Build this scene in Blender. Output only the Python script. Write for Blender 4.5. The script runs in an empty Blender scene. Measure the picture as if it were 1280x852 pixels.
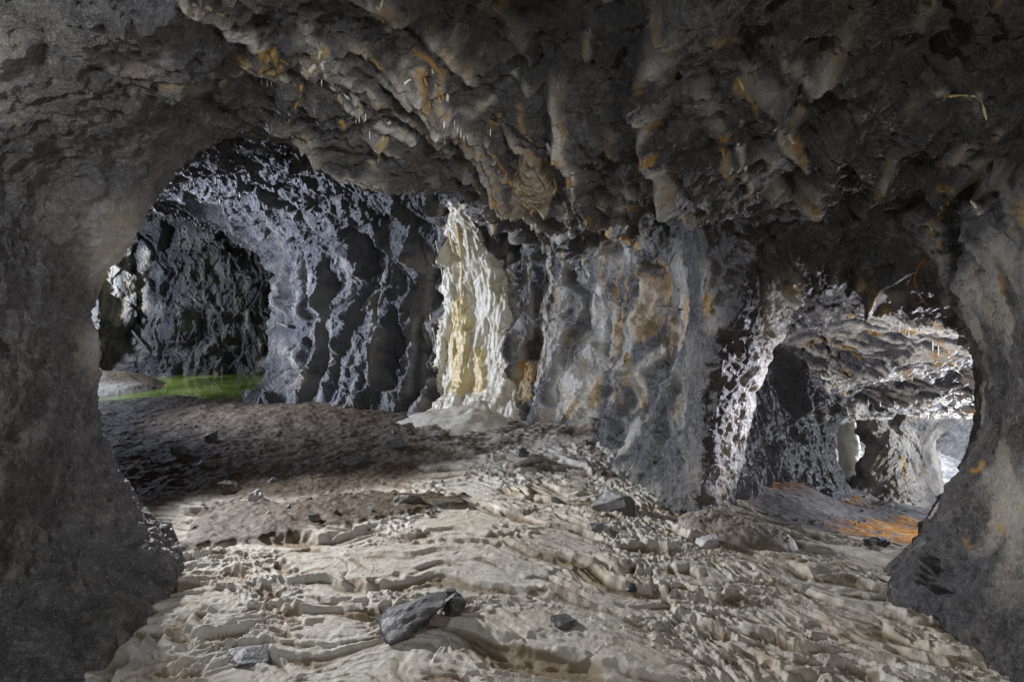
import bpy, bmesh, math, random, time
import numpy as np
from concurrent.futures import ThreadPoolExecutor
from mathutils import Vector
from mathutils.bvhtree import BVHTree
T0 = time.time()
rng = np.random.default_rng(7)
random.seed(7)
S = bpy.context.scene
COL = S.collection
F32 = np.float32
# ------------------------------------------------------------------ camera model (photo 1280 px wide)
FPX, CX, HY, CAMZ = 760.0, 640.0, 390.0, 1.5
def ray(px, py):
    v = Vector(((px - CX) / FPX, 1.0, (HY - py) / FPX)); v.normalize(); return v
# ------------------------------------------------------------------ noise
PERM = np.concatenate([rng.permutation(256)] * 3).astype(np.int32)
_g = rng.normal(size=(256, 3)); GRAD = (_g / np.linalg.norm(_g, axis=1)[:, None]).astype(F32)
CELL = rng.random((256, 3)).astype(F32)
CDIR = rng.normal(size=(256, 3)); CDIR = (CDIR / np.linalg.norm(CDIR, axis=1)[:, None]).astype(F32)
POOL = ThreadPoolExecutor(4)
def chunked(fn, p, n=60000):
    p = np.ascontiguousarray(p, dtype=F32)
    parts = [p[i:i + n] for i in range(0, len(p), n)]
    if not parts: return np.zeros(0, F32)
    return np.concatenate(list(POOL.map(fn, parts)))
def _perlin(p):
    i = np.floor(p).astype(np.int32); f = p - i
    i &= 255
    u = f * f * f * (f * (f * 6 - 15) + 10)
    r = None; out = []
    for dx in (0, 1):
        a = PERM[i[:, 0] + dx]
        for dy in (0, 1):
            b = PERM[a + i[:, 1] + dy]
            for dz in (0, 1):
                g = GRAD[PERM[b + i[:, 2] + dz]]
                out.append(g[:, 0] * (f[:, 0] - dx) + g[:, 1] * (f[:, 1] - dy) + g[:, 2] * (f[:, 2] - dz))
    n000, n001, n010, n011, n100, n101, n110, n111 = out
    x = u[:, 0]; y = u[:, 1]; z = u[:, 2]
    a = n000 + x * (n100 - n000); b = n010 + x * (n110 - n010)
    c = n001 + x * (n101 - n001); d = n011 + x * (n111 - n011)
    a = a + y * (b - a); c = c + y * (d - c)
    return (1.6 * (a + z * (c - a))).astype(F32)
def perlin(p, off=0.0): return chunked(_perlin, np.asarray(p, F32) + F32(off))
def fbm(p, octs=3, gain=.5, lac=2.1, off=0.0, ridged=False):
    s = 0; a = 1.0; t = 0
    for k in range(octs):
        n = perlin(p, off + 17.3 * k)
        if ridged: n = 1 - 2 * np.abs(n)
        s = s + a * n; t += a; a *= gain; p = p * F32(lac)
    return s / t
def _cells(p):
    """returns (F1, F2, tilt) for jittered cells"""
    i = np.floor(p).astype(np.int32)
    n = len(p)
    f1 = np.full(n, 9., F32); f2 = np.full(n, 9., F32); tilt = np.zeros(n, F32)
    for dx in (-1, 0, 1):
        for dy in (-1, 0, 1):
            for dz in (-1, 0, 1):
                c = i + np.array((dx, dy, dz), np.int32); m = c & 255
                h = PERM[PERM[PERM[m[:, 0]] + m[:, 1]] + m[:, 2]]
                v = p - (c + CELL[h])
                d = np.einsum('ij,ij->i', v, v)
                t = np.einsum('ij,ij->i', v, CDIR[h]) + (CELL[h][:, 0] - .5) * .6
                near = d < f1
                f2 = np.where(near, f1, np.minimum(f2, d)); tilt = np.where(near, t, tilt); f1 = np.where(near, d, f1)
    return np.stack([np.sqrt(f1), np.sqrt(f2), tilt], 1)
def cells(p): return chunked(_cells, p)
def _cells2(p):
    i = np.floor(p).astype(np.int32); n = len(p)
    f1 = np.full(n, 9., F32); f2 = np.full(n, 9., F32); hid = np.zeros(n, F32)
    for dx in (-1, 0, 1):
        for dy in (-1, 0, 1):
            c = i[:, :2] + np.array((dx, dy), np.int32); m = c & 255
            h = PERM[PERM[m[:, 0]] + m[:, 1]]
            v = p[:, :2] - (c + CELL[h][:, :2]); d = np.einsum('ij,ij->i', v, v)
            near = d < f1
            f2 = np.where(near, f1, np.minimum(f2, d)); hid = np.where(near, CELL[h][:, 2], hid); f1 = np.where(near, d, f1)
    return np.stack([np.sqrt(f1), np.sqrt(f2), hid], 1)
def sstep(x, a, b):
    t = np.clip((x - a) / (b - a), 0, 1); return t * t * (3 - 2 * t)
def smax(a, b, k):
    h = np.maximum(k - np.abs(a - b), 0) / k
    return np.maximum(a, b) + h * h * k * .25
def poly_sdf(X, Y, pts):
    pts = np.asarray(pts, float); n = len(pts)
    d = np.full(X.shape, 1e9); s = np.ones(X.shape)
    for i in range(n):
        a = pts[i]; b = pts[(i - 1) % n]; e = b - a
        wx = X - a[0]; wy = Y - a[1]
        t = np.clip((wx * e[0] + wy * e[1]) / (e @ e), 0, 1)
        d = np.minimum(d, (wx - e[0] * t) ** 2 + (wy - e[1] * t) ** 2)
        c1 = Y >= a[1]; c2 = Y < b[1]; c3 = e[0] * wy > e[1] * wx
        s = np.where((c1 & c2 & c3) | (~c1 & ~c2 & ~c3), -s, s)
    return s * np.sqrt(d)
def line_side(X, Y, pts):
    """signed distance to an open polyline, positive on its left"""
    best = np.full(X.shape, 1e9); sg = np.ones(X.shape)
    for a, b in zip(pts[:-1], pts[1:]):
        a = np.array(a, float); e = np.array(b, float) - a
        wx = X - a[0]; wy = Y - a[1]
        t = np.clip((wx * e[0] + wy * e[1]) / (e @ e), 0, 1)
        d = (wx - e[0] * t) ** 2 + (wy - e[1] * t) ** 2
        cr = e[0] * wy - e[1] * wx
        m = d < best
        best = np.where(m, d, best); sg = np.where(m, np.sign(cr), sg)
    return sg * np.sqrt(best)
def shepard(X, Y, pts, pw=3.0, eps=.25):
    w = 0; s = 0
    for x, y, z in pts:
        k = 1 / ((X - x) ** 2 + (Y - y) ** 2 + eps ** 2) ** (pw / 2)
        w = w + k; s = s + k * z
    return s / w
# ------------------------------------------------------------------ the plan of the workings (metres)
PLAN = [(-2.1, -1.6), (-2.2, 1.5), (-2.30, 2.6), (-2.50, 3.5), (-3.15, 4.25), (-5.2, 5.2), (-8.6, 7.6), (-10.4, 11.5), (-9.3, 14.9), (-6.6, 15.6),
        (-4.0, 15.6), (-2.9, 13.4), (-4.3, 10.8), (-2.4, 9.5), (-0.5, 8.55), (0.55, 7.75), (1.0, 7.0), (1.27, 6.0), (1.27, 5.3),
        (1.34, 4.78), (1.41, 4.62), (1.67, 4.87), (1.80, 5.25), (2.15, 6.3), (3.9, 7.7), (4.45, 8.6), (4.7, 11.0), (5.4, 13.2), (8.9, 13.2), (9.2, 9.6), (7.2, 6.4), (4.9, 4.95), (3.62, 4.6),
        (3.0, 3.7), (2.5, 2.7), (2.3, 1.5), (2.25, -1.6)]
LIP = [(-6, 3.4), (-2.9, 3.5), (-2.1, 3.7), (-1.6, 4.1), (-0.5, 5.6), (0.0, 6.6), (0.5, 8.2), (0.8, 10)]
CEIL_NEAR = [(0, -1, 2.9), (-1.5, 1, 2.85), (-1.5, 3.4, 2.66), (-2.2, 3.4, 2.4), (-1.7, 3.95, 2.66), (-1.0, 4.8, 2.62), (0, 2.8, 2.88), (1.5, 1.5, 2.75), (-0.5, 5.4, 2.6), (0.2, 6.3, 2.45),
             (1.0, 5.0, 2.45), (1.6, 4.4, 2.3), (2.15, 4.6, 1.80), (2.2, 3.6, 2.3), (2.95, 4.4, 1.66), (2.1, 2.4, 2.45), (1.2, 6.4, 2.5), (1.7, 5.4, 1.95),
             (2.6, 5.0, 1.66), (3.5, 5.5, 1.42), (4.2, 7, .72), (4.9, 8.5, .1), (6, 8.5, .2), (6.5, 10, .3), (6.5, 12, .5), (5.2, 6, 1.0), (7, 7, .6), (3.0, 6.4, 1.3)]
CEIL_BACK = [(-2.0, 4.6, 3.4), (-1, 5.6, 3.4), (-1.5, 7.5, 3.2), (-4.2, 10.5, 2.95), (-0.4, 8.2, 2.9), (0.3, 7.6, 2.7), (-5, 9, 3.3), (-7, 10, 3.4), (-7, 14, 3.9), (-4.5, 14, 3.7), (-4, 5, 3.0), (-9, 12, 3.6)]
FLOOR = [(0, 0, -.02), (-2, 2, -.02), (0, 2.5, 0), (2, 2.5, -.03), (-2, 4, 0), (0, 4, .03), (1.4, 4.2, -.03), (2.1, 4.3, -.12), (1.9, 4.8, -.16), (1.7, 3.8, -.05), (2.4, 5.2, -.22), (0, 6, .02), (1.5, 6, .12), (1.2, 5.2, .02), (1.4, 6.8, .32), (0.8, 7.2, .14),
         (-3, 6, 0), (-3, 9, .03), (-0.4, 8.2, .08), (-5, 9.5, .0), (-5.0, 10.6, -.08), (-6.2, 11.0, -.05), (-5.5, 11.7, -.22), (-6.8, 11.9, -.3), (-7.7, 12.2, .04), (-8.6, 12.8, .2), (-6.3, 13.2, -.55), (-5.2, 13, -.5), (-6.6, 14.8, -.5), (-4.3, 13.0, -.5), (-4.4, 14.8, -.5),
         (2.09, 6, -.08), (2.6, 4.3, -.16), (3.2, 4.0, -.15), (3.0, 4.6, -.27), (4.05, 7.5, -.87), (3.33, 5.5, -.49), (3.9, 6.1, -.66), (5.0, 6.0, -1.1), (5.9, 9, -1.5), (6.4, 11, -1.6), (2.7, 6.2, -.3), (4.6, 8.8, -1.1), (7.5, 8, -1.9)]
def floor_base(X, Y): return shepard(X, Y, FLOOR, 3.2, .35)
# ------------------------------------------------------------------ signed distance field of the air, meshed with OpenVDB
VX = .06
ORG = np.array((-11.4, -2.4, -2.6))
NX, NY, NZ = int(21.6 / VX), int(19.0 / VX), int(7.2 / VX)
gx = ORG[0] + np.arange(NX) * VX; gy = ORG[1] + np.arange(NY) * VX; gz = (ORG[2] + np.arange(NZ) * VX).astype(F32)
X2, Y2 = np.meshgrid(gx, gy, indexing='ij')
plan = poly_sdf(X2, Y2, PLAN).astype(F32)
lipd = line_side(X2, Y2, LIP).astype(F32)
wb2 = sstep(lipd, 0.0, .22)
ceil2 = (shepard(X2, Y2, CEIL_NEAR, 3.0, .25) * (1 - wb2) + shepard(X2, Y2, CEIL_BACK, 3.0, .3) * wb2).astype(F32)
floor2 = floor_base(X2, Y2).astype(F32)
# how strongly a wall's foot spreads onto the floor
flare2 = (.30 + .25 * np.exp(-((X2 + 2.3) ** 2 + (Y2 - 3.4) ** 2) / 1.5) + .55 * np.exp(-((X2 - 3.0) ** 2 + (Y2 - 3.5) ** 2) / .8) + .25 * np.exp(-((X2 + 4) ** 2 + (Y2 - 10.5) ** 2) / 3) - .27 * np.exp(-((X2 - 1.75) ** 2 + (Y2 - 4.9) ** 2) / .5)).astype(F32)
kr2 = (.55 + .55 * np.exp(-((X2 + 2.2) ** 2 + (Y2 - 3.2) ** 2) / 2.5) + .35 * np.exp(-((X2 - 2.7) ** 2 + (Y2 - 4.3) ** 2) / 1.5) + .85 * sstep(lipd, .1, 1.0) * sstep(-Y2, -11.5, -10)).astype(F32)
GXP = np.gradient(plan, VX, axis=0).astype(F32); LEAN = np.exp(-((X2 - 1.6) ** 2 + (Y2 - 4.9) ** 2) / .5).astype(F32)
sdf = np.empty((NX, NY, NZ), F32)
def slab(i0):
    i1 = min(i0 + 24, NX)
    z = gz[None, None, :]
    h = np.maximum(z - floor2[i0:i1, :, None], 0)
    w = plan[i0:i1, :, None] + flare2[i0:i1, :, None] * np.exp(-h / .38)
    w = w - GXP[i0:i1, :, None] * (.30 * np.minimum(h, 1.7)) * LEAN[i0:i1, :, None]
    up = (z - ceil2[i0:i1, :, None]) * .9
    d = smax(w, up, kr2[i0:i1, :, None])
    d = np.maximum(d, floor2[i0:i1, :, None] - .45 - z)
    # the far pillar standing in the lower chamber
    X = gx[i0:i1, None, None]; Y = gy[None, :, None]
    r = .40 + .35 * np.exp(-np.maximum(z + 1.6, 0) / .35) + .7 * np.exp(-np.maximum(.35 - z, 0) / .4)
    pil = r - np.sqrt((X - 6.42) ** 2 + ((Y - 10.0) * .8) ** 2)
    d = smax(d, pil.astype(F32), .3)
    sdf[i0:i1] = np.clip(d, -.3, .3)
list(POOL.map(slab, range(0, NX, 24)))
sdf[0] = sdf[-1] = .3; sdf[:, 0] = sdf[:, -1] = .3; sdf[:, :, 0] = sdf[:, :, -1] = .3
import openvdb
grid = openvdb.FloatGrid(.3)
grid.copyFromArray(sdf, tolerance=0.0)
pts, quads = grid.convertToQuads(isovalue=0.0)
pts = (np.asarray(pts) * VX + ORG).astype(F32); quads = np.asarray(quads).astype(np.int64)
print('vdb', pts.shape, quads.shape, round(time.time() - T0, 1))
del sdf, grid
def vnormals(V, Q):
    n = np.cross(V[Q[:, 2]] - V[Q[:, 0]], V[Q[:, 3]] - V[Q[:, 1]]).astype(np.float64)
    out = np.zeros((len(V), 3))
    for k in range(4):
        for c in range(3):
            out[:, c] += np.bincount(Q[:, k], weights=n[:, c], minlength=len(V))
    return (out / np.maximum(np.linalg.norm(out, axis=1), 1e-12)[:, None]).astype(F32)
def compact(V, Q, *extra):
    used = np.zeros(len(V), bool); used[Q.ravel()] = True
    idx = np.cumsum(used) - 1
    return (V[used], idx[Q]) + tuple(e[used] for e in extra)
def subdiv(V, Q):
    """one linear quad subdivision"""
    n = len(V)
    e = np.concatenate([np.sort(Q[:, [k, (k + 1) % 4]], 1) for k in range(4)])
    key = e[:, 0] * n + e[:, 1]
    uk, inv = np.unique(key, return_inverse=True)
    a = uk // n; b = uk % n
    ev = (V[a] + V[b]) * F32(.5)
    fv = V[Q].mean(1)
    m = len(Q); E = [n + inv[k * m:(k + 1) * m] for k in range(4)]; C = n + len(uk) + np.arange(m)
    NQ = np.concatenate([np.stack([Q[:, k], E[k], C, E[k - 1]], 1) for k in range(4)])
    return np.concatenate([V, ev, fv]).astype(F32), NQ
def relax(V, Q, it=1, f=.5):
    for _ in range(it):
        s = np.zeros((len(V), 3)); c = np.zeros(len(V))
        for k in range(4):
            j = Q[:, (k + 1) % 4]; i = Q[:, k]
            for a, b in ((i, j), (j, i)):
                c += np.bincount(a, minlength=len(V))
                for x in range(3): s[:, x] += np.bincount(a, weights=V[b, x], minlength=len(V))
        V = (V + f * (s / np.maximum(c, 1)[:, None] - V)).astype(F32)
    return V
# faces pointing into the air
nv = vnormals(pts, quads)
c = pts.mean(0)
# orient: step along the normal should lead into the plan; test with a known floor-facing ceiling vertex
top = np.argmin((pts[:, 0]) ** 2 + (pts[:, 1] - 2) ** 2 + (pts[:, 2] - 3) ** 2)
if nv[top, 2] > 0: quads = quads[:, ::-1].copy()
fc = pts[quads].mean(1)
keep = fc[:, 2] > floor_base(fc[:, 0], fc[:, 1]) - .22
quads = quads[keep]
pts, quads = compact(pts, quads)
pts = relax(pts, quads, 2)
fc = pts[quads].mean(1)
yy = np.maximum(fc[:, 1], .05)
fpx = CX + FPX * fc[:, 0] / yy; fpy = HY - FPX * (fc[:, 2] - CAMZ) / yy
seen = (fc[:, 1] > .9) & (fpx > -170) & (fpx < 1450) & (fpy > -170) & (fpy < 1020)
# ------------------------------------------------------------------ which rock body each coarse face belongs to
def bilerp(G, x, y):
    fx = np.clip((x - ORG[0]) / VX, 0, NX - 1.01); fy = np.clip((y - ORG[1]) / VX, 0, NY - 1.01)
    i = fx.astype(int); j = fy.astype(int); u = fx - i; v = fy - j
    return G[i, j] * (1 - u) * (1 - v) + G[i + 1, j] * u * (1 - v) + G[i, j + 1] * (1 - u) * v + G[i + 1, j + 1] * u * v
fx_, fy_, fz_ = fc.T
clear = bilerp(ceil2, fx_, fy_) - fz_
ls_f = bilerp(lipd, fx_, fy_)
inC = (fx_ > 1.62) & (fy_ > 4.75)
isup = clear < .42
NAMES = ['cave_ceiling', 'rock_pillar', 'cave_wall', 'pool_chamber_wall', 'passage_ceiling', 'rock_buttress', 'passage_wall', 'lower_passage_ceiling', 'rock_column']
lab = np.full(len(quads), 2)
lab[(fy_ > 10.9) | ((fx_ < -4.5) & (fy_ > 4.7))] = 3
lab[(fx_ < -1.4) & (fy_ < 5.3) & (fy_ > -.5) & (ls_f < 1.2) & ~isup] = 1
lab[(fx_ > 2.1) & (fy_ < 5.6) & (fy_ > -.5) & ~isup & (fx_ > 2.6 + (fy_ - 4.5) * 1.1)] = 5
lab[inC & (lab != 5)] = 6
lab[isup & ~inC & (ls_f > .2)] = 4
lab[isup & ~inC & (ls_f <= .2)] = 0
lab[isup & inC] = 7
lab[np.hypot(fx_ - 6.42, (fy_ - 10) * .8) < 1.0] = 8
lab[(fy_ < -.5)] = np.where(isup[fy_ < -.5], 0, 2)
# keep every body in one piece: small islands join a neighbour
def islands(Q, L, nV):
    par = np.arange(len(Q))
    def find(a):
        while par[a] != a:
            par[a] = par[par[a]]; a = par[a]
        return a
    n = nV
    e = np.concatenate([np.sort(Q[:, [k, (k + 1) % 4]], 1) for k in range(4)])
    key = e[:, 0] * n + e[:, 1]; fidx = np.tile(np.arange(len(Q)), 4)
    o = np.argsort(key, kind='stable'); key = key[o]; fidx = fidx[o]
    same = np.nonzero(key[1:] == key[:-1])[0]
    A = fidx[same]; B = fidx[same + 1]
    for a, b in zip(A.tolist(), B.tolist()):
        if L[a] == L[b]:
            ra, rb = find(a), find(b)
            if ra != rb: par[ra] = rb
    root = np.array([find(i) for i in range(len(Q))])
    return root, A, B
def settle(Q, L, nV):
    for _ in range(3):
        root, A, B = islands(Q, L, nV)
        u, inv, cnt = np.unique(root, return_inverse=True, return_counts=True)
        best = {}
        for k, r in enumerate(u):
            l = L[r]
            if l not in best or cnt[k] > cnt[best[l]]: best[l] = k
        main = np.isin(inv, list(best.values()))
        if main.all(): break
        nb = {}
        for a, b in zip(A.tolist(), B.tolist()):
            if inv[a] != inv[b]:
                if not main[a]: nb.setdefault(inv[a], []).append(L[b])
                if not main[b]: nb.setdefault(inv[b], []).append(L[a])
        for k, ls in nb.items():
            L[inv == k] = np.bincount(ls).argmax()
    return L
lab_s = settle(quads[seen], lab[seen].copy(), len(pts))
bvh_smooth = BVHTree.FromPolygons(pts.tolist(), quads.tolist())
# ------------------------------------------------------------------ rock relief
VEIL = [(566, 244), (584, 247), (596, 268), (606, 305), (628, 340), (637, 390), (640, 447), (650, 501), (662, 545), (608, 556), (540, 556), (548, 501), (545, 447), (552, 397), (552, 350), (559, 300), (558, 262)]
GOLD = ([(571, 372), (586, 368), (594, 400), (593, 450), (596, 490), (582, 500), (568, 492), (566, 440), (568, 400)], [(599, 436), (609, 432), (616, 462), (619, 490), (606, 498), (598, 486), (598, 460)])
SHEETS = [([(346, 106), (378, 103), (376, 124), (360, 158), (345, 163), (336, 140)], 2.5, 5.2, .03),
          ([(654, 193), (664, 188), (680, 206), (692, 223), (695, 236), (687, 245), (676, 250), (672, 260), (664, 256), (651, 240), (645, 228)], 3.5, 7.2, .04),
          ([(655, 450), (670, 452), (673, 470), (666, 497), (652, 502), (644, 490), (649, 470)], 6.0, 9.5, .03)]
def relief(V, N):
    x, y, z = V.T
    wb = sstep(line_side(x, y, LIP), -.05, .4).astype(F32)
    wc = (sstep(x, 1.6, 2.0) * sstep(y, 4.6, 5.1)).astype(F32)
    wb = wb * (1 - np.exp(-((x + 2.6) ** 2 + (y - 4.3) ** 2) / .9)).astype(F32)
    near = (1 - wb) * (1 - wc)
    up = sstep(-N[:, 2], .35, .8).astype(F32)
    wall = 1 - up
    pil = near * sstep(-x, 1.2, 1.9)
    but = near * sstep(x, 2.0, 2.6) * wall
    d = .16 * (1 - .35 * near * up) * fbm(V / F32(1.3), 2) + .06 * fbm(V / F32(.5), 2, off=5)
    W = V + np.stack([perlin(V * F32(2.2), o) for o in (3.3, 9.1, 14.7)], 1) * F32(.12)
    A = np.array((1, 1, .6), F32)
    c0 = cells(W / F32(1.05) * A); c1 = cells(W / F32(.46) * A + F32(3)); c2 = cells(W / F32(.17) * A); c3 = cells(W / F32(.068) * A)
    for c_, w_ in ((c0, .10), (c1, .14), (c2, .16), (c3, .2)): c_[:, 2] *= sstep(c_[:, 1] - c_[:, 0], -.02, w_)
    nr = near * (.34 + .42 * sstep(x, .0, 1.0)) * (1 - .55 * but) * (1 - .3 * pil)
    rib = np.exp(-((x - 1.5) ** 2 + (y - 4.8) ** 2) / .35) * wall
    rough = (wb * (1.0 - .35 * up) + wc * (.75 - .35 * up) + nr).astype(F32)
    rib = np.exp(-((x - 1.5) ** 2 + (y - 4.8) ** 2) / .35) * wall
    d = d + rough * ((.21 + .16 * sstep(y, 11.5, 12.5)) * c0[:, 2] + (.11 + .05 * wb) * c1[:, 2] + (.055 + .02 * wb) * c2[:, 2])
    rec = sstep(perlin(W * np.array((1.5, 1.5, 1.05), F32), 93), .12, .55)
    d = d - .20 * rec * wall * np.maximum(wb, near * sstep(y, 4.6, 5.6))
    d = d + .05 * rough * fbm(W / F32(.33), 3, off=97, ridged=True)
    crack = 1 - sstep(c1[:, 1] - c1[:, 0], 0.0, .10)
    d = d - .035 * crack * rough * sstep(perlin(V * F32(1.7), 33), -.1, .4)
    fl = fbm(W * np.array((1.9, 1.9, .55), F32), 3, ridged=True, off=21)
    wl = wall * (wb * .9 + near * .3 * sstep(y, 5, 6.5) + wc * .2)
    d = d + .05 * wl * fl
    t = np.array((.29, .957), F32)
    u = W[:, 0] * t[0] + W[:, 1] * t[1]; v = W[:, 1] * t[0] - W[:, 0] * t[1]
    st = fbm(np.stack([u / F32(.75), v / F32(.15), W[:, 2] / F32(.3)], 1), 3, ridged=True, off=31)
    d = d + .055 * up * wb * st
    st2 = fbm(np.stack([(W[:, 0] * .95 - W[:, 1] * .25) / F32(.55), W[:, 1] / F32(.14), W[:, 2] / F32(.14)], 1), 3, ridged=True, off=41)
    d = d + .07 * up * wc * st2
    # bedding ledges: the roof steps along the strike, each ledge with a hanging lip
    vv = x * F32(.957) - y * F32(.29)
    uu = x * F32(.29) + y * F32(.957)
    US = np.stack([uu / F32(2.2), vv / F32(.9), z / F32(1.2)], 1)
    lw = .24 * perlin(US, 53) + .07 * perlin(US * F32(2.7), 57) + .025 * perlin(V / F32(.1), 59)
    def saw(q, e): 
        q = q - np.floor(q)
        return ((1 - q) ** 1.2 * sstep(q, 0, e)).astype(F32), q
    g1, q1 = saw((vv + lw) / .74 + .13, .10); g2, q2 = saw((vv + .8 * lw) / .27 + .4, .16)
    mod1 = sstep(perlin(V / F32(1.3), 87), -.45, .2); mod2 = sstep(perlin(V / F32(.6), 89), -.3, .3); modu = sstep(perlin(US * F32(1.3), 187), -.5, .05)
    roof = near * up * sstep(x, -2.0, -1.2)
    ledge = roof * (.19 - .08 * sstep(x, .5, 1.2)) * 1.15 * (g1 * modu + .33 * g2 * mod2)
    d = d + ledge - .06 * roof + .03 * roof * c2[:, 2] + .02 * roof * c1[:, 2]
    lipw = roof * np.maximum(modu * np.exp(-((q1 - .13) / .10) ** 2), .7 * mod2 * np.exp(-((q2 - .18) / .16) ** 2))
    # upright ribs on the long wall
    ss = (W[:, 0] * F32(.86) - W[:, 1] * F32(.5)) - .20 * (z - 1.5)
    rw_ = .26 * perlin(V * np.array((.9, .9, .4), F32), 103) + .035 * perlin(V * np.array((3.3, 3.3, 1.2), F32), 105)
    r1, p1 = saw(-(ss + rw_) / .62, .22); r2, p2 = saw(-(ss + rw_) / .23 + .3, .25)
    wx = (near * wall * sstep(y, 4.5, 5.3) * sstep(x, -.6, .1) * (1 - .8 * rib)).astype(F32)
    rv = (.35 + .65 * wall) * np.maximum(wb, .8 * wx) * sstep(-y, -11.5, -10.8)
    d = d + rv * (.30 * r1 * (.4 + .6 * mod1) + .085 * r2 * mod2) - .10 * rv
    ribw = rv * np.maximum(mod1 * np.exp(-((p1 - .25) / .16) ** 2), .6 * mod2 * np.exp(-((p2 - .28) / .18) ** 2))
    d = d * (1 - .65 * rib)
    d = d + .020 * (.45 + .55 * rough) * c3[:, 2] + .022 * near * fbm(V / F32(.10), 2, off=161, ridged=True)
    d = d + (.024 * fbm(V / F32(.15), 2, off=61, ridged=True) + .013 * fbm(V / F32(.05), 2, off=71)) * (.6 + .5 * rough) * (1 - .5 * rib)
    pit = np.maximum(perlin(V / F32(.075), 81) - .3, 0) * near
    d = d - .055 * pit
    # the flowstone veil, the sheets of crust
    px = CX + FPX * x / np.maximum(y, .3); py = HY - FPX * (z - CAMZ) / np.maximum(y, .3)
    edge = 8 * perlin(V / F32(.20), 121) + 2.5 * perlin(V / F32(.05), 123)
    def area(o, lo, hi): return -poly_sdf(px, py, o) * (y > lo) * (y < hi) - 30 * ((y <= lo) | (y >= hi))
    fs = area(VEIL, 6.8, 9.6); e0 = sstep(fs + 2 * edge, -3, 7).astype(F32)
    tex = .030 * fbm(np.stack([(x * .9 - y * .4) / F32(.085), z / F32(.6), 0 * z], 1), 3, ridged=True, off=131) + .03 * fbm(np.stack([(x * .9 - y * .4) / F32(.22), z / F32(1.2), 0 * z], 1), 2, off=135) + .012 * fbm(V / F32(.05), 2, off=137)
    gold = np.maximum(sstep(area(GOLD[0], 6.8, 9.6) + .5 * edge, -2, 6), sstep(area(GOLD[1], 6.8, 9.6) + .5 * edge, -2, 6)).astype(F32)
    d = d * (1 - .72 * e0) + e0 * (.07 + tex + .07 * gold + .10 * sstep(-z, -.7, -.1))
    sheets = []
    for o, lo, hi, th in SHEETS:
        m_ = area(o, lo, hi) ; k = sstep(m_ + .6 * edge, -1, 4).astype(F32); sheets.append(m_ + .25 * edge)
        d = d * (1 - .5 * k) + k * (th + 1.3 * tex)
    at = dict(fs=fs + .5 * edge, gold=area(GOLD[0], 6.8, 9.6) , gold2=area(GOLD[1], 6.8, 9.6), e0=e0, sheets=sheets, lipw=lipw, ribw=ribw, fl=fl * wl, st=st * up * wb, st2=st2 * up * wc, wb=wb, wc=wc, near=near, up=up, pil=pil, but=but, d=d)
    return (V + N * d[:, None].astype(F32)).astype(F32), at
Vs, Qs = compact(pts, quads[seen])
V1, Q1 = subdiv(Vs, Qs)
V1r, _ = relief(relax(V1, Q1, 2), vnormals(V1, Q1))
bvh = BVHTree.FromPolygons(V1r.tolist(), Q1.tolist())
print('bvh', round(time.time() - T0, 1))
def hit(px, py, tree=None):
    r = (tree or bvh).ray_cast(Vector((0, 0, CAMZ)), ray(px, py))
    return r  # loc, normal, index, dist
Vs, Qs = subdiv(V1, Q1); L2 = np.tile(lab_s, 16)
Vs = relax(Vs, Qs, 3)
Ns = vnormals(Vs, Qs)
Vr, at = relief(Vs, Ns)
print('relief', Vr.shape, Qs.shape, round(time.time() - T0, 1))
def fmean(a): return a[Qs].mean(1)
L2[(fmean(at['fs']) > 0) & np.isin(L2, (2, 4, 0))] = 20
L2[(fmean(at['gold']) > 0) & (L2 == 20)] = 21
L2[(fmean(at['gold2']) > 0) & (L2 == 20)] = 22
def largest(mask):
    ids = np.nonzero(mask)[0]
    if len(ids) == 0: return mask
    v, q = compact(Vr, Qs[ids])
    root, _, _ = islands(q, np.zeros(len(q), int), len(v))
    u, inv, cnt = np.unique(root, return_inverse=True, return_counts=True)
    m = np.zeros_like(mask); m[ids[inv == cnt.argmax()]] = True; return m
for k_ in (20, 21, 22):
    m_ = L2 == k_; g_ = largest(m_); L2[m_ & ~g_] = 2 if k_ == 20 else 20
for k_ in range(3):
    m_ = largest((fmean(at['sheets'][k_]) > 0) & np.isin(L2, (0, 2, 4))); L2[m_] = 23 + k_
for k_ in ():
    L2[(fmean(at['sheets'][k_]) > 0) & np.isin(L2, (0, 2, 4))] = 23 + k_
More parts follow.
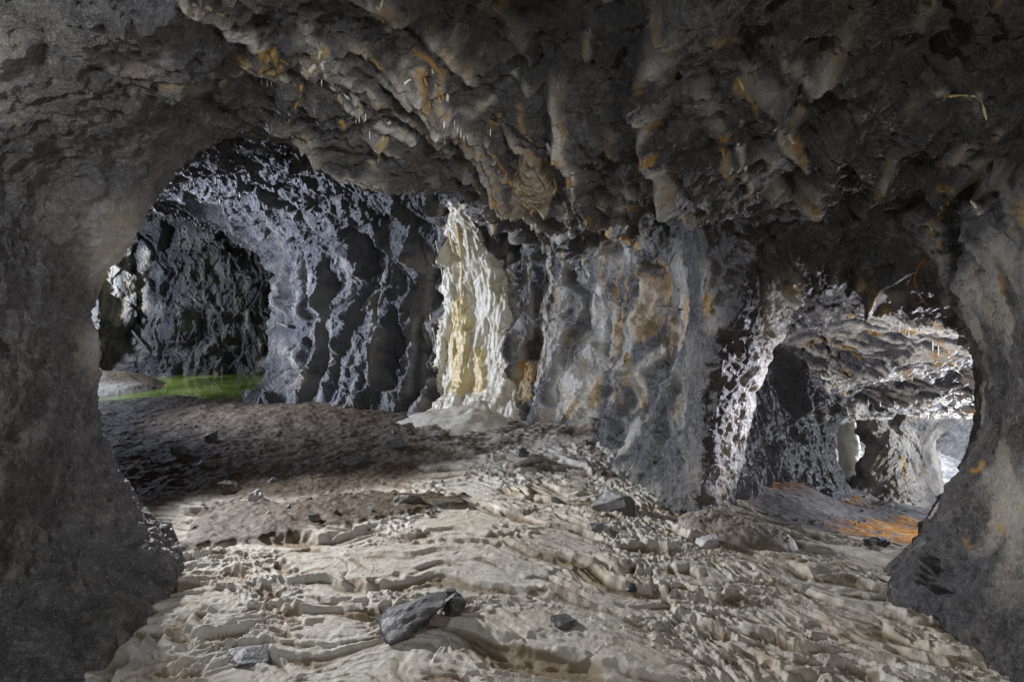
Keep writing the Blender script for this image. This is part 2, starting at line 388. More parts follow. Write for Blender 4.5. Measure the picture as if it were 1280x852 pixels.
# ------------------------------------------------------------------ mineral stains on the rock: (photo path, half width m, bead m, attribute, strength)
C_, O_ = 'calc', 'och'
STAINS = [
 ([(540, 320), (536, 400), (530, 490)], .16, .01, C_, .6), ([(520, 400), (510, 490)], .14, .01, C_, .5), ([(632, 290), (645, 380), (652, 450)], .16, .01, C_, .7), ([(660, 320), (664, 420)], .10, .01, C_, .6), ([(706, 330), (700, 420), (694, 510)], .16, .01, C_, .6),
 ([(735, 420), (718, 530)], .18, .01, C_, .6), ([(770, 380), (765, 470)], .14, .01, C_, .6), ([(480, 330), (462, 470)], .12, 0, C_, .4), ([(552, 250), (548, 300)], .10, 0, C_, .6), ([(605, 250), (618, 300)], .12, 0, C_, .6), ([(640, 400), (648, 520)], .14, 0, C_, .6),
 ([(235, 4), (258, 18), (282, 28), (305, 43), (318, 59)], .045, .03, C_, 1), ([(228, 0), (262, 10), (300, 30)], .10, 0, C_, .6),
 ([(320, 61), (328, 83), (341, 93), (351, 85), (344, 75), (333, 65)], .028, .015, O_, 1),
 ([(305, 75), (333, 96), (362, 97)], .035, .02, C_, .9), ([(300, 72), (325, 88)], .03, 0, O_, .8), ([(262, 103), (300, 92), (312, 82)], .02, .01, C_, .7),
 ([(375, 23), (395, 49), (403, 62), (398, 77), (385, 90)], .03, .015, C_, .7), ([(402, 60), (398, 76), (388, 86)], .02, .01, O_, .8),
 ([(385, 30), (383, 85)], .10, 0, C_, .55), ([(400, 78), (425, 95), (440, 110)], .10, 0, C_, .5),
 ([(408, 103), (434, 121), (449, 143)], .025, .02, C_, 1), ([(429, 98), (444, 116), (452, 139)], .025, .02, C_, 1), ([(418, 115), (440, 138), (452, 142)], .015, .01, O_, .6),
 ([(473, 152), (488, 153), (504, 168), (518, 174)], .05, .03, C_, 1), ([(480, 165), (478, 185), (468, 210)], .05, 0, C_, .6), ([(482, 170), (478, 185)], .04, 0, O_, .8),
 ([(524, 88), (522, 115), (525, 130)], .04, .01, C_, .7), ([(527, 90), (524, 100), (536, 121), (537, 137)], .03, .015, O_, .8), ([(520, 70), (505, 95), (500, 125)], .06, .01, C_, .5),
 ([(514, 62), (535, 75), (548, 88), (554, 111), (555, 150)], .03, .02, O_, .9), ([(552, 95), (556, 155)], .06, .01, C_, .7), ([(575, 30), (560, 90)], .08, 0, C_, .35),
 ([(466, 0), (475, 21), (484, 35)], .03, .015, C_, .8), ([(474, 18), (478, 26)], .025, 0, O_, .9),
 ([(499, 106), (501, 126)], .02, .01, O_, .5), ([(540, 172), (562, 173)], .03, .02, C_, 1), ([(375, 140), (392, 147)], .02, 0, O_, .5), ([(427, 155), (432, 165)], .03, 0, O_, .9),
 ([(600, 140), (580, 150)], .03, .01, O_, .6), ([(636, 138), (612, 162)], .03, .01, O_, .7), ([(628, 152), (606, 170)], .025, .01, O_, .7), ([(590, 142), (575, 165)], .05, .01, C_, .6), ([(650, 135), (660, 175)], .04, .01, O_, .6), ([(610, 128), (570, 140)], .06, 0, C_, .5),
 ([(607, 172), (615, 195), (630, 213), (643, 236), (661, 259)], .025, .03, C_, .8), ([(630, 213), (643, 236), (661, 259)], .02, 0, O_, .6),
 ([(687, 187), (710, 216), (718, 216)], .04, .025, C_, .9), ([(700, 205), (708, 212)], .03, 0, O_, .8), ([(718, 216), (716, 260)], .02, .015, C_, .8),
 ([(705, 254), (710, 298)], .09, .01, C_, .8), ([(783, 239), (772, 270), (780, 303)], .10, .02, C_, .55), ([(780, 296), (798, 311)], .05, 0, O_, .8), ([(735, 315), (745, 280)], .08, 0, C_, .3),
 ([(686, 306), (690, 359), (681, 388), (680, 411), (683, 425), (676, 464), (667, 503)], .05, .03, C_, 1), ([(692, 360), (713, 342), (731, 326)], .03, .02, C_, .7),
 ([(755, 300), (754, 365)], .09, 0, O_, .5), ([(760, 270), (752, 370)], .22, 0, C_, .3), ([(850, 335), (860, 395)], .30, 0, C_, .5), ([(880, 340), (890, 400)], .2, 0, C_, .45),
 ([(834, 335), (833, 382)], .09, .01, O_, .9), ([(887, 375), (883, 390)], .05, 0, O_, .9), ([(841, 400), (844, 430)], .05, 0, O_, .6), ([(820, 345), (838, 440)], .18, 0, O_, .3),
 ([(750, 362), (757, 388), (748, 451)], .16, .02, C_, .7), ([(828, 438), (801, 464), (806, 500)], .10, .02, C_, .7), ([(812, 450), (802, 480)], .05, 0, O_, .4),
 ([(782, 441), (782, 480)], .05, 0, O_, .8), ([(663, 457), (658, 492)], .09, .02, O_, 1), ([(650, 480), (655, 498)], .06, 0, O_, .6), ([(560, 380), (566, 440)], .06, .01, C_, .6), ([(556, 400), (562, 440)], .03, 0, O_, .6),
 ([(700, 430), (690, 520)], .25, 0, C_, .4), ([(740, 470), (720, 540)], .3, 0, C_, .4), ([(860, 430), (850, 520)], .3, 0, C_, .3),
 ([(812, 25), (820, 45), (830, 65)], .05, .01, C_, .5), ([(814, 26), (829, 62)], .025, 0, O_, .8), ([(735, 40), (730, 75)], .05, 0, C_, .5), ([(730, 55), (728, 62)], .03, 0, O_, .7), ([(893, 48), (915, 50)], .05, 0, O_, .4), ([(646, 95), (662, 118)], .04, 0, C_, .5), ([(650, 95), (655, 105)], .02, 0, O_, .6),
 ([(922, 97), (940, 125), (950, 150)], .025, .01, O_, .9), ([(930, 90), (965, 130)], .10, 0, C_, .4), ([(980, 160), (997, 190), (1007, 207)], .05, .03, C_, .8), ([(994, 178), (1004, 205)], .035, 0, O_, 1),
 ([(900, 170), (905, 200), (912, 220)], .03, .02, O_, .9), ([(925, 180), (932, 220), (940, 245)], .035, .02, C_, .8), ([(905, 200), (918, 222)], .05, 0, C_, .5), ([(965, 200), (970, 250)], .12, 0, C_, .55), ([(1005, 133), (1012, 145)], .025, 0, O_, .8), ([(880, 110), (900, 160)], .10, 0, C_, .4), ([(980, 88), (1010, 100)], .05, 0, C_, .5),
 ([(1170, 118), (1225, 120), (1232, 148), (1245, 175)], .03, .01, C_, .7), ([(1185, 120), (1222, 120)], .02, 0, O_, .7),
 ([(1177, 240), (1186, 255), (1178, 265), (1165, 275)], .022, .012, O_, .9), ([(1172, 238), (1190, 240)], .02, 0, O_, .8), ([(1172, 290), (1180, 312)], .035, 0, O_, .9),
 ([(1165, 275), (1176, 320), (1184, 385)], .085, .01, C_, .6), ([(1225, 205), (1275, 240)], .14, .01, C_, .5), ([(1260, 250), (1275, 330)], .06, 0, C_, .4), ([(1215, 250), (1225, 262)], .03, .02, C_, .8),
 ([(1160, 395), (1185, 440), (1195, 462)], .05, .01, O_, .7), ([(1150, 390), (1170, 420)], .12, 0, C_, .35), ([(1215, 470), (1230, 500)], .04, 0, O_, .6), ([(1245, 660), (1265, 668)], .04, 0, O_, .8), ([(1205, 672), (1215, 680)], .03, 0, O_, .6), ([(1215, 585), (1225, 572)], .03, 0, O_, .8),
 ([(130, 276), (141, 311), (136, 354), (132, 393)], .36, .04, C_, 1), ([(158, 315), (162, 367), (145, 402)], .26, .03, C_, .8), ([(182, 315), (180, 384)], .26, .03, C_, .75), ([(112, 437), (125, 430)], .3, .02, C_, .8), ([(165, 330), (152, 400)], .06, 0, O_, .4), ([(120, 400), (150, 440)], .5, 0, C_, .3),
 ([(308, 389), (308, 415)], .10, 0, C_, .6), ([(327, 410), (325, 454)], .14, 0, C_, .6), ([(360, 440), (375, 475)], .2, 0, C_, .5), ([(380, 470), (372, 480)], .12, 0, O_, .5), ([(262, 330), (300, 350)], .3, 0, C_, .25), ([(345, 295), (352, 310)], .05, 0, O_, .5),
 ([(215, 60), (185, 105), (170, 115)], .05, 0, C_, .35), ([(0, 40), (12, 140)], .12, 0, C_, .35), ([(1133, 545), (1130, 640)], .5, .02, C_, .5), ([(1125, 570), (1132, 600)], .06, 0, O_, .6), ([(1130, 625), (1128, 640)], .06, 0, O_, .6), ([(1040, 470), (1030, 530)], .05, .01, C_, .5),
 ([(1005, 432), (1035, 425)], .08, 0, O_, .5), ([(1055, 430), (1075, 445)], .06, 0, O_, .5), ([(1060, 463), (1064, 468)], .05, .02, O_, .9), ([(1165, 440), (1172, 455)], .08, .02, O_, .9), ([(1135, 460), (1138, 468)], .05, .02, O_, .8), ([(900, 480), (930, 430), (1000, 415)], .04, 0, O_, .4),
]
calc = np.zeros(len(Vr), F32); och = np.zeros(len(Vr), F32); bead = np.zeros(len(Vr), F32)
wob = np.stack([perlin(Vs / F32(.22), o) for o in (2.2, 7.7, 12.1)], 1) * F32(.045) + np.stack([perlin(Vs / F32(.07), o) for o in (32.2, 37.7, 52.1)], 1) * F32(.022)
Pw = Vr + wob
for path, r, b_, which, st_ in STAINS:
    P = []
    for (x0, y0), (x1, y1) in zip(path[:-1], path[1:]):
        for k in range(6):
            h = hit(x0 + (x1 - x0) * k / 6, y0 + (y1 - y0) * k / 6)
            if h[0] is not None: P.append(h[0])
    h = hit(*path[-1])
    if h[0] is not None: P.append(h[0])
    P = np.array(P, F32)
    if len(P) < 2: continue
    lo = P.min(0) - r * 1.3; hi = P.max(0) + r * 1.3
    ii = np.nonzero(((Pw > lo) & (Pw < hi)).all(1))[0]
    if not len(ii): continue
    Q = Pw[ii]; best = np.full(len(ii), 9e9, F32)
    for a, c in zip(P[:-1], P[1:]):
        if np.linalg.norm(c - a) > .7: continue
        e = c - a; tt = np.clip(((Q - a) @ e) / max(float(e @ e), 1e-9), 0, 1)
        best = np.minimum(best, np.linalg.norm(Q - a - tt[:, None] * e, axis=1))
    f = np.clip(1 - best / r, 0, 1)
    A_ = calc if which == C_ else och
    A_[ii] = np.maximum(A_[ii], st_ * sstep(f, 0, .75 if r < .08 else 1.1))
    if b_: bead[ii] = np.maximum(bead[ii], b_ * np.sqrt(np.clip(f * 1.6, 0, 1)))
Vr = Vr + Ns * bead[:, None]
# broader crusts: sheltered ceiling of the lower passage, ribs of the long wall, crystals on the rib by the opening
n1 = fbm(Vs / F32(.45), 3, off=91)
calc = np.maximum(calc, at['wc'] * at['up'] * sstep(at['st2'] + .4 * n1, .30, .75) * .75 * (.25 + .75 * sstep(Vs[:, 0] + .3 * n1, 2.7, 3.6)))
zone = .60 * np.exp(-(((Vs[:, 0] - .25) / .8) ** 2 + ((Vs[:, 1] - 4.6) / 1.6) ** 2)) + .2 * np.exp(-(((Vs[:, 0] + 1.0) / .7) ** 2 + ((Vs[:, 1] - 3.2) / .9) ** 2)) + .15 * np.exp(-(((Vs[:, 0] - 1.6) / .6) ** 2 + ((Vs[:, 1] - 4) / .9) ** 2))
n1b = perlin(Vs / F32(.35), 95); n1c = perlin(Vs / F32(.8), 99)
calc = np.maximum(calc, np.clip(at['lipw'] * sstep(n1b + .5 * n1c + zone, -.15, .4) * .85, 0, 1))
och = np.maximum(och, np.clip(at['lipw'] * sstep(perlin(Vs / F32(.28), 96) + .6 * n1c + .9 * zone, .16, .42) * sstep(perlin(Vs / F32(.09), 98), -.05, .3) * .95, 0, 1))
wz = at['near'] * sstep(Vs[:, 0], -.2, .4) * sstep(-Vs[:, 0], -2.0, -1.5) * sstep(Vs[:, 1], 4.3, 5.5) * (1 - at['up'])
vs_ = perlin(Vs * np.array((5, 5, .9), F32), 141); vs2 = perlin(Vs * np.array((9, 9, 1.3), F32), 143)
calc = np.maximum(calc, wz * sstep(vs_ + .4 * n1, .0, .5) * .6)
och = np.maximum(och, wz * sstep(vs2 + .5 * n1c, .34, .6) * .5)
calc = np.maximum(calc, at['but'] * sstep(vs_ + .4 * n1 + .6 * sstep(Vs[:, 2], 1.1, 1.9), .15, .6) * .6)
och = np.maximum(och, at['but'] * sstep(Vs[:, 2], 1.0, 1.7) * sstep(vs2 + .4 * n1c, .25, .5) * .7)
calc = np.maximum(calc, at['e0'] * .75)
calc = np.maximum(calc, at['ribw'] * sstep(n1b, -.3, .6) * .33)
calc = np.maximum(calc, at['wb'] * (1 - at['up']) * sstep(at['fl'] + .5 * n1, .25, .9) * .30)
calc = np.maximum(calc, at['wb'] * at['up'] * sstep(at['st'] + .3 * n1, .3, .85) * .12)
rib = np.clip(1.5 * np.exp(-((Vs[:, 0] - 1.55 - .28 * np.clip(Vs[:, 2], 0, 1.6)) ** 2 + (Vs[:, 1] - 4.72) ** 2) / .055) - .25, 0, 1) * (.35 + .65 * sstep(n1 + .5 * perlin(Vs / F32(.06), 3), -.45, .3))
calc = np.maximum(calc, rib * .95)
fp = np.exp(-(((Vs[:, 0] - 6.42) ** 2 + (Vs[:, 1] - 10) ** 2) / .9))
calc = np.maximum(calc, fp * .75 * sstep(n1, -.5, .3))
och = np.maximum(och, at['wc'] * at['up'] * sstep(fbm(Vs / F32(.3), 2, off=111), .42, .6) * .9)
for k_ in (23, 24, 25):
    vi = np.unique(Qs[L2 == k_].ravel()) if (L2 == k_).any() else []
    if len(vi):
        q_ = sstep(fbm(Vs[vi] * np.array((14, 14, 4), F32), 3, off=151), -.45, .35)
        calc[vi] = np.maximum(calc[vi], (.45 + .4 * q_) * (1 if k_ == 23 else .75)); och[vi] = np.maximum(och[vi], {23: .25, 24: .62, 25: .95}[k_] * (.4 + .6 * (1 - q_)))
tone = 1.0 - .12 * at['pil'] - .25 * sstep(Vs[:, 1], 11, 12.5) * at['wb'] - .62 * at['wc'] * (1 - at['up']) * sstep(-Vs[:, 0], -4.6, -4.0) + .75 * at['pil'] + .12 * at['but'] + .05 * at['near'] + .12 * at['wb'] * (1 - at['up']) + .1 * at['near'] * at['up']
warm = np.clip(at['near'] * (.75 + .15 * at['up']) + at['wc'] * (1 - at['up']) * .7 + .7 * sstep(Vs[:, 1], 11.5, 12.5) * sstep(Vs[:, 0], -8.6, -7.6), 0, 1)
# ------------------------------------------------------------------ materials
class Nodes:
    def __init__(s, name):
        s.m = bpy.data.materials.new(name); s.m.use_nodes = True
        s.nt = s.m.node_tree; s.nt.nodes.clear()
        s.out = s.add('ShaderNodeOutputMaterial'); s.b = s.add('ShaderNodeBsdfPrincipled')
        s.link(s.b.outputs[0], s.out.inputs[0])
        s.tc = s.add('ShaderNodeTexCoord').outputs['Object']
    def add(s, t, **k):
        n = s.nt.nodes.new(t)
        for a, v in k.items(): setattr(n, a, v)
        return n
    def link(s, a, b): s.nt.links.new(a, b)
    def put(s, sock, v):
        if hasattr(v, 'links'): s.link(v, sock)
        else:
            if isinstance(v, tuple) and len(v) == 3 and sock.type == 'RGBA': v = v + (1,)
            sock.default_value = v
    def noise(s, scale, detail=6, rough=.6, dist=0, vec=None, stretch=None):
        n = s.add('ShaderNodeTexNoise'); n.inputs['Scale'].default_value = scale; n.inputs['Detail'].default_value = detail
        n.inputs['Roughness'].default_value = rough; n.inputs['Distortion'].default_value = dist
        v = vec or s.tc
        if stretch:
            mp = s.add('ShaderNodeMapping'); mp.inputs['Scale'].default_value = stretch; s.link(v, mp.inputs[0]); v = mp.outputs[0]
        s.link(v, n.inputs['Vector']); return n.outputs['Fac']
    def ramp(s, fac, *stops):
        r = s.add('ShaderNodeValToRGB'); e = r.color_ramp.elements
        while len(e) < len(stops): e.new(.5)
        for k, (p, c) in enumerate(stops):
            e[k].position = p
            e[k].color = (c, c, c, 1) if not isinstance(c, tuple) else c + (1,)
        s.link(fac, r.inputs[0]); return r.outputs[0]
    def mix(s, f, a, b, mode='MIX'):
        n = s.add('ShaderNodeMix', data_type='RGBA', blend_type=mode)
        s.put(n.inputs['Factor'], f); s.put(n.inputs['A'], a); s.put(n.inputs['B'], b); return n.outputs['Result']
    def math(s, op, a, b=0.0, clamp=False):
        n = s.add('ShaderNodeMath', operation=op, use_clamp=clamp); s.put(n.inputs[0], a); s.put(n.inputs[1], b); return n.outputs[0]
    def attr(s, name): return s.add('ShaderNodeAttribute', attribute_name=name).outputs['Fac']
    def bump(s, h, strength, dist):
        n = s.add('ShaderNodeBump'); n.inputs['Strength'].default_value = strength; n.inputs['Distance'].default_value = dist
        s.link(h, n.inputs['Height']); s.link(n.outputs[0], s.b.inputs['Normal']); return n
CALC = (.60, .56, .48); OCH = (.46, .21, .025)
def rock_material(name, coat=False):
    N = Nodes(name)
    big = N.noise(1.1, 8, .62, .4); mid = N.noise(7, 8, .68, .3); fine = N.noise(30, 9, .76); grain = N.noise(130, 4, .75)
    vo = N.add('ShaderNodeTexVoronoi', feature='DISTANCE_TO_EDGE'); vo.inputs['Scale'].default_value = 9; vo.inputs['Randomness'].default_value = 1
    dn = N.add('ShaderNodeTexNoise'); dn.inputs['Scale'].default_value = 5; dn.inputs['Detail'].default_value = 5; N.link(N.tc, dn.inputs['Vector'])
    va = N.add('ShaderNodeVectorMath', operation='MULTIPLY_ADD'); N.link(dn.outputs['Color'], va.inputs[0]); va.inputs[1].default_value = (.35, .35, .35); N.link(N.tc, va.inputs[2]); N.link(va.outputs[0], vo.inputs['Vector'])
    crk = N.ramp(vo.outputs['Distance'], (.0, 0.0), (.10, 1.0))
    streak = N.noise(5, 6, .65, .3, stretch=(1, 1, .22))
    base = N.ramp(mid, (.28, (.018, .019, .022)), (.48, (.055, .056, .062)), (.62, (.105, .106, .114)), (.8, (.24, .24, .245)))
    brown = N.ramp(mid, (.28, (.030, .026, .021)), (.5, (.085, .074, .057)), (.66, (.155, .137, .105)), (.82, (.30, .27, .22)))
    f = N.math('MULTIPLY', N.attr('warm'), N.ramp(big, (.35, .15), (.65, 1.0)))
    col = N.mix(f, base, brown)
    col = N.mix(N.ramp(fine, (.53, 0.0), (.66, .55)), col, (.30, .29, .27)); col = N.mix(N.ramp(grain, (.54, 0.0), (.66, .5)), col, (.36, .35, .33)); col = N.mix(N.ramp(grain, (.37, .6), (.46, 0.0)), col, (.022, .021, .02)); col = N.mix(N.math('SUBTRACT', .16, N.math('MULTIPLY', crk, .16)), col, (.02, .02, .02))
    col = N.mix(N.ramp(fine, (.30, .55), (.42, 0.0)), col, (.03, .028, .026))
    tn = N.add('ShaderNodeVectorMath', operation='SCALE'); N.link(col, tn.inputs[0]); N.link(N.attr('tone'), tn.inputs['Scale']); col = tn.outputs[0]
    brk = N.ramp(streak, (.30, -.35), (.68, .45)); brk2 = N.ramp(fine, (.3, -.2), (.7, .2))
    c = N.attr('calc'); o = N.attr('och')
    cf = N.math('MULTIPLY', N.math('MULTIPLY', c, N.math('ADD', c, N.math('ADD', N.ramp(streak, (.32, .1), (.62, .8)), N.ramp(fine, (.35, 0.0), (.65, .4)))), True), .95)
    ccol = N.mix(N.ramp(mid, (.4, 0.0), (.65, 1.0)), (.62, .60, .56), (.58, .50, .34))
    col = N.mix(cf, col, ccol)
    of = N.math('MULTIPLY', N.math('MULTIPLY', o, N.math('ADD', N.math('MULTIPLY', o, 1.05), N.math('ADD', N.ramp(streak, (.40, -.5), (.62, .7)), N.ramp(fine, (.35, -.3), (.65, .4)))), True), .85)
    ocol = N.mix(N.ramp(mid, (.4, 0.0), (.62, 1.0)), (.56, .38, .10), (.46, .21, .025))
    col = N.mix(of, col, ocol)
    N.link(col, N.b.inputs['Base Color'])
    N.link(N.ramp(fine, (.3, .22), (.65, .58)), N.b.inputs['Roughness'])
    N.b.inputs['Specular IOR Level'].default_value = .65
    h = N.math('ADD', N.math('MULTIPLY', mid, 2.2), N.math('ADD', N.math('MULTIPLY', fine, .9), N.math('ADD', N.math('MULTIPLY', grain, .35), N.math('MULTIPLY', crk, .12))))
    N.bump(h, 1.0, .042)
    return N.m
M_ROCK = rock_material('cave_rock')
# ------------------------------------------------------------------ object helpers
def link_mesh(name, V, Q, m, parent=None, smooth=True, attrs=None):
    me = bpy.data.meshes.new(name)
    Q = np.asarray(Q); k = Q.shape[1]
    me.vertices.add(len(V)); me.vertices.foreach_set('co', np.asarray(V, F32).ravel())
    me.loops.add(Q.size); me.loops.foreach_set('vertex_index', Q.ravel().astype(np.int32))
    me.polygons.add(len(Q)); me.polygons.foreach_set('loop_start', (np.arange(len(Q)) * k).astype(np.int32))
    me.update(calc_edges=True)
    me.polygons.foreach_set('use_smooth', np.full(len(Q), smooth))
    for an, av in (attrs or {}).items():
        a = me.attributes.new(an, 'FLOAT', 'POINT'); a.data.foreach_set('value', np.asarray(av, F32))
    if m: me.materials.append(m)
    o = bpy.data.objects.new(name, me); COL.objects.link(o)
    if parent: o.parent = parent
    return o
def tag(o, label=None, cat=None, group=None, kind=None):
    for k, v in (('label', label), ('category', cat), ('group', group), ('kind', kind)):
        if v: o[k] = v
    return o
def empty(name, loc, label, cat, group=None):
    o = bpy.data.objects.new(name, None); o.location = loc; o.empty_display_size = .1; COL.objects.link(o)
    return tag(o, label, cat, group)
def part(name, V, Q, m, root, smooth=True, attrs=None):
    V = np.asarray(V, F32) - np.array(root.location, F32)
    return link_mesh(name, V, Q, m, root, smooth, attrs)
PILLAR_TAGS = {1: ('large grey rock pillar flaring onto the floor left of the green pool passage', 'rock pillar'),
               5: ('dark grey rock pillar with orange spots right of the round opening', 'rock pillar'),
               8: ('pale calcite coated rock pillar standing far down in the lower passage', 'rock pillar')}
for k, nm in enumerate(NAMES):
    m = L2 == k
    if not m.any(): continue
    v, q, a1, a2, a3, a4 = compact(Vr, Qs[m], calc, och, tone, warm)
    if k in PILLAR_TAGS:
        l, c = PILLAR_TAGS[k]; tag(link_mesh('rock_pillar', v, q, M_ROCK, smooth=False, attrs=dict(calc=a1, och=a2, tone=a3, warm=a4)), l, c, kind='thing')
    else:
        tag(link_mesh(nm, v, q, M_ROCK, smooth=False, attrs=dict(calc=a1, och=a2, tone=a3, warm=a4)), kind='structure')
# the rest of the chamber around and behind the viewpoint
Vo, Qo = compact(pts, quads[~seen]); No = vnormals(Vo, Qo); Vor, ao = relief(Vo, No)
z0 = np.zeros(len(Vo), F32)
tag(link_mesh('cave_shell', Vor, Qo, M_ROCK, attrs=dict(calc=z0, och=z0, tone=z0 + 1, warm=z0 + .6)), kind='structure')
print('rock', round(time.time() - T0, 1))
# ------------------------------------------------------------------ floor
MUD_AND_SHADE = [(-2.3, 4.7), (-1.75, 4.75), (-1.15, 4.95), (-.38, 4.85), (-.30, 4.6), (-1.03, 4.25), (-1.55, 3.95), (-2.1, 3.75)]  # real mud strip; its left end by the pillar foot is painted shadow
def floor_full(X, Y):
    X = np.asarray(X, float); Y = np.asarray(Y, float); sh = X.shape
    x = X.ravel(); y = Y.ravel(); P = np.stack([x, y, np.zeros_like(x)], 1).astype(F32)
    z = floor_base(x, y).astype(F32)
    sp = np.log1p(np.exp(np.clip((x - .1) * 4, -30, 30))) / 4
    psi = (.97 * y + .15 * x + .55 * sp).astype(F32)
    n_lo = fbm(P / F32(.9), 2, off=3); n_md = perlin(P / F32(.27), 13); n_hi = perlin(P / F32(.07), 23); n_x = perlin(P / F32(.025), 29)
    mud = sstep(-x + .55 * (y - 5.0) + .5 * n_lo, .75, 1.5) * sstep(y, 4.4, 5.2)           # brown debris in the left passage
    rub = np.exp(-(((x - 1.45) / .55) ** 2 + ((y - 6.6) / .5) ** 2)) + .8 * np.exp(-(((x - 1.0) / .35) ** 2 + ((y - 6.9) / .3) ** 2))
    far = sstep(y - .25 * x, 5.9, 6.9)
    strip = sstep(-poly_sdf(x, y, MUD_AND_SHADE) + .10 * n_md + .06 * n_hi, -.03, .07).astype(F32)
    low = sstep(x, 1.9, 2.3) * sstep(y + .12 * x, 4.75, 5.05)                             # debris slope of the lower passage
    rim = np.clip((1 - mud) * (1 - .8 * far) * (1 - strip) * (1 - low) * (1 - np.clip(rub, 0, 1)), 0, 1).astype(F32)
    z = z + (.02 * (psi - 2.6).clip(0, 2.4) * (1 - sstep(x, .9, 1.7)) * (1 - low)).astype(F32)
    # overlapping crust plates, each tipped so that its downhill edge stands proud of the next
    sg = 1 / (1 + np.exp(-np.clip((x - .1) * 4, -30, 30)))
    aa = (.97 * x - (.15 + .55 * sg) * y).astype(F32)
    w1 = perlin(P / F32(.5), 61); w2 = perlin(P / F32(.5), 65)
    w3 = perlin(P / F32(.33), 67); w4 = perlin(P / F32(.33), 69)
    qa = aa + .20 * w1 + .08 * w3 + .045 * n_md + .014 * n_hi; qb = psi + .15 * n_lo + .13 * w2 + .09 * w4 + .045 * n_md + .014 * n_hi
    el = (.85 + .75 * sstep(x, .6, 1.4)).astype(F32)
    def shingle(sa, sb, off):
        c = _plates(np.stack([qa / (F32(sa) * el) + F32(off), qb / F32(sb) + F32(off * 1.7), 0 * qa], 1))
        return c
    s1 = shingle(.42, .34, 0.0); s2 = shingle(.165, .135, 31.0); s3 = shingle(.072, .056, 57.0)
    for s_, w_ in ((s1, .13), (s2, .22), (s3, .30)): s_[:, 2] *= np.clip(np.abs(s_[:, 2]) / .42, 0, 1.2) ** .9 * sstep(s_[:, 1] - s_[:, 0], -.02, w_)
    a1 = sstep(n_lo + .5 * w2, -.5, .2)
    m2 = np.clip(.25 + sstep(perlin(P / F32(.55), 43) + .6 * np.exp(-(((x - .9) / .6) ** 2 + ((y - 4.3) / .7) ** 2)) + .25 * sstep(x, .3, 1.2), -.05, .4), 0, 1)
    big_h = (.044 * -s1[:, 2] + .008 * (s1[:, 3] - .5)) * a1
    mid_h = (.027 * -s2[:, 2] + .005 * (s2[:, 3] - .5)) * sstep(perlin(P / F32(.7), 47) + .3 * m2, -.35, .25)
    net = np.exp(-((s3[:, 1] - s3[:, 0]) / .12) ** 2)
    sml_h = m2 * (.026 * -s3[:, 2] + .011 * net)
    seam = np.exp(-((s1[:, 1] - s1[:, 0]) / .05) ** 2) * a1
    z = z + rim * (big_h + mid_h + sml_h - .006 * seam + .004 * n_hi + .0026 * n_x)
    # rough debris
    deb = cells2(P / F32(.16) + F32(9)); deb2 = cells2(P / F32(.06) + F32(19))
    cl = np.clip(.55 - deb[:, 0], 0, 1) * sstep(deb[:, 2], .6, .9); cl2 = np.clip(.5 - deb2[:, 0], 0, 1) * sstep(deb2[:, 2], .6, .9)
    rough = np.clip(mud + far + rub + .6 * low + strip * .7, 0, 1)
    z = z + rough * (.032 * n_md + .010 * n_hi + .005 * n_x + .030 * cl * (1 - .6 * low) + .018 * cl2) + .03 * strip
    z = z + .10 * np.clip(rub, 0, 1) * (.5 + n_md)
    o1 = low * (sstep(x - .9 * (y - 5.5) + .2 * n_md + .12 * n_hi, 3.0, 3.5) * sstep(-(y) + .3 * n_md, -6.9, -6.2)
                + np.exp(-(np.clip(poly_line(x, y, [(1.95, 5.9), (2.6, 6.35), (3.9, 7.45), (4.6, 8.2)]) + .05 * n_md, 0, 9) / .27) ** 2))
    oc = np.clip(o1, 0, 1) * sstep(n_hi + .7 * n_md + .25, -.35, .35) + rim * m2 * .22 * sstep(perlin(P / F32(.4), 77), .1, .6)
    wet_shade = np.clip(strip * .6, 0, 1)
    dirt_shade = np.clip(mud * 1.0 + strip + .75 * far + np.clip(rub, 0, 1) + low, 0, 1)  # dirt, plus the pillar's shadow painted in at the strip's left end
    # sandy bank by the pool, and pale crust under the flowstone
    sand = np.exp(-(((x + 7.4) / 1.0) ** 2 + ((y - 11.6) / .6) ** 2)) + .8 * np.exp(-(((x + .3) / .9) ** 2 + ((y - 7.3) / .7) ** 2)) * sstep(n_md + n_hi, -.4, .5)
    pale = np.clip(sand + .55 * sstep(x, -1.4, -.2) * far * sstep(n_md + .6 * n_hi, -.3, .5), 0, 1)
    edge = np.clip(np.maximum(sstep(s1[:, 2], .12, .42) * a1, .9 * sstep(s2[:, 2], .12, .40)), 0, 1) * rim
    r = [z, dirt_shade, pale, oc, wet_shade, edge, low]
    return [np.asarray(k, F32).reshape(sh) for k in r]
def _plates(p): return chunked(_plates_, p)
def _plates_(p):
    i = np.floor(p).astype(np.int32); n = len(p)
    f1 = np.full(n, 9., F32); f2 = np.full(n, 9., F32); vb = np.zeros(n, F32); hid = np.zeros(n, F32)
    for dx in (-1, 0, 1):
        for dy in (-1, 0, 1):
            c = i[:, :2] + np.array((dx, dy), np.int32); m = c & 255
            h = PERM[PERM[m[:, 0]] + m[:, 1]]
            v = p[:, :2] - (c + CELL[h][:, :2]); d = np.einsum('ij,ij->i', v, v)
            near = d < f1
            f2 = np.where(near, f1, np.minimum(f2, d)); hid = np.where(near, CELL[h][:, 2], hid); vb = np.where(near, v[:, 1], vb); f1 = np.where(near, d, f1)
    return np.stack([np.sqrt(f1), np.sqrt(f2), vb, hid], 1)
def cells2(p): return chunked(_cells2, p)
def _split(a): return a[:, 0], a[:, 1], a[:, 2]
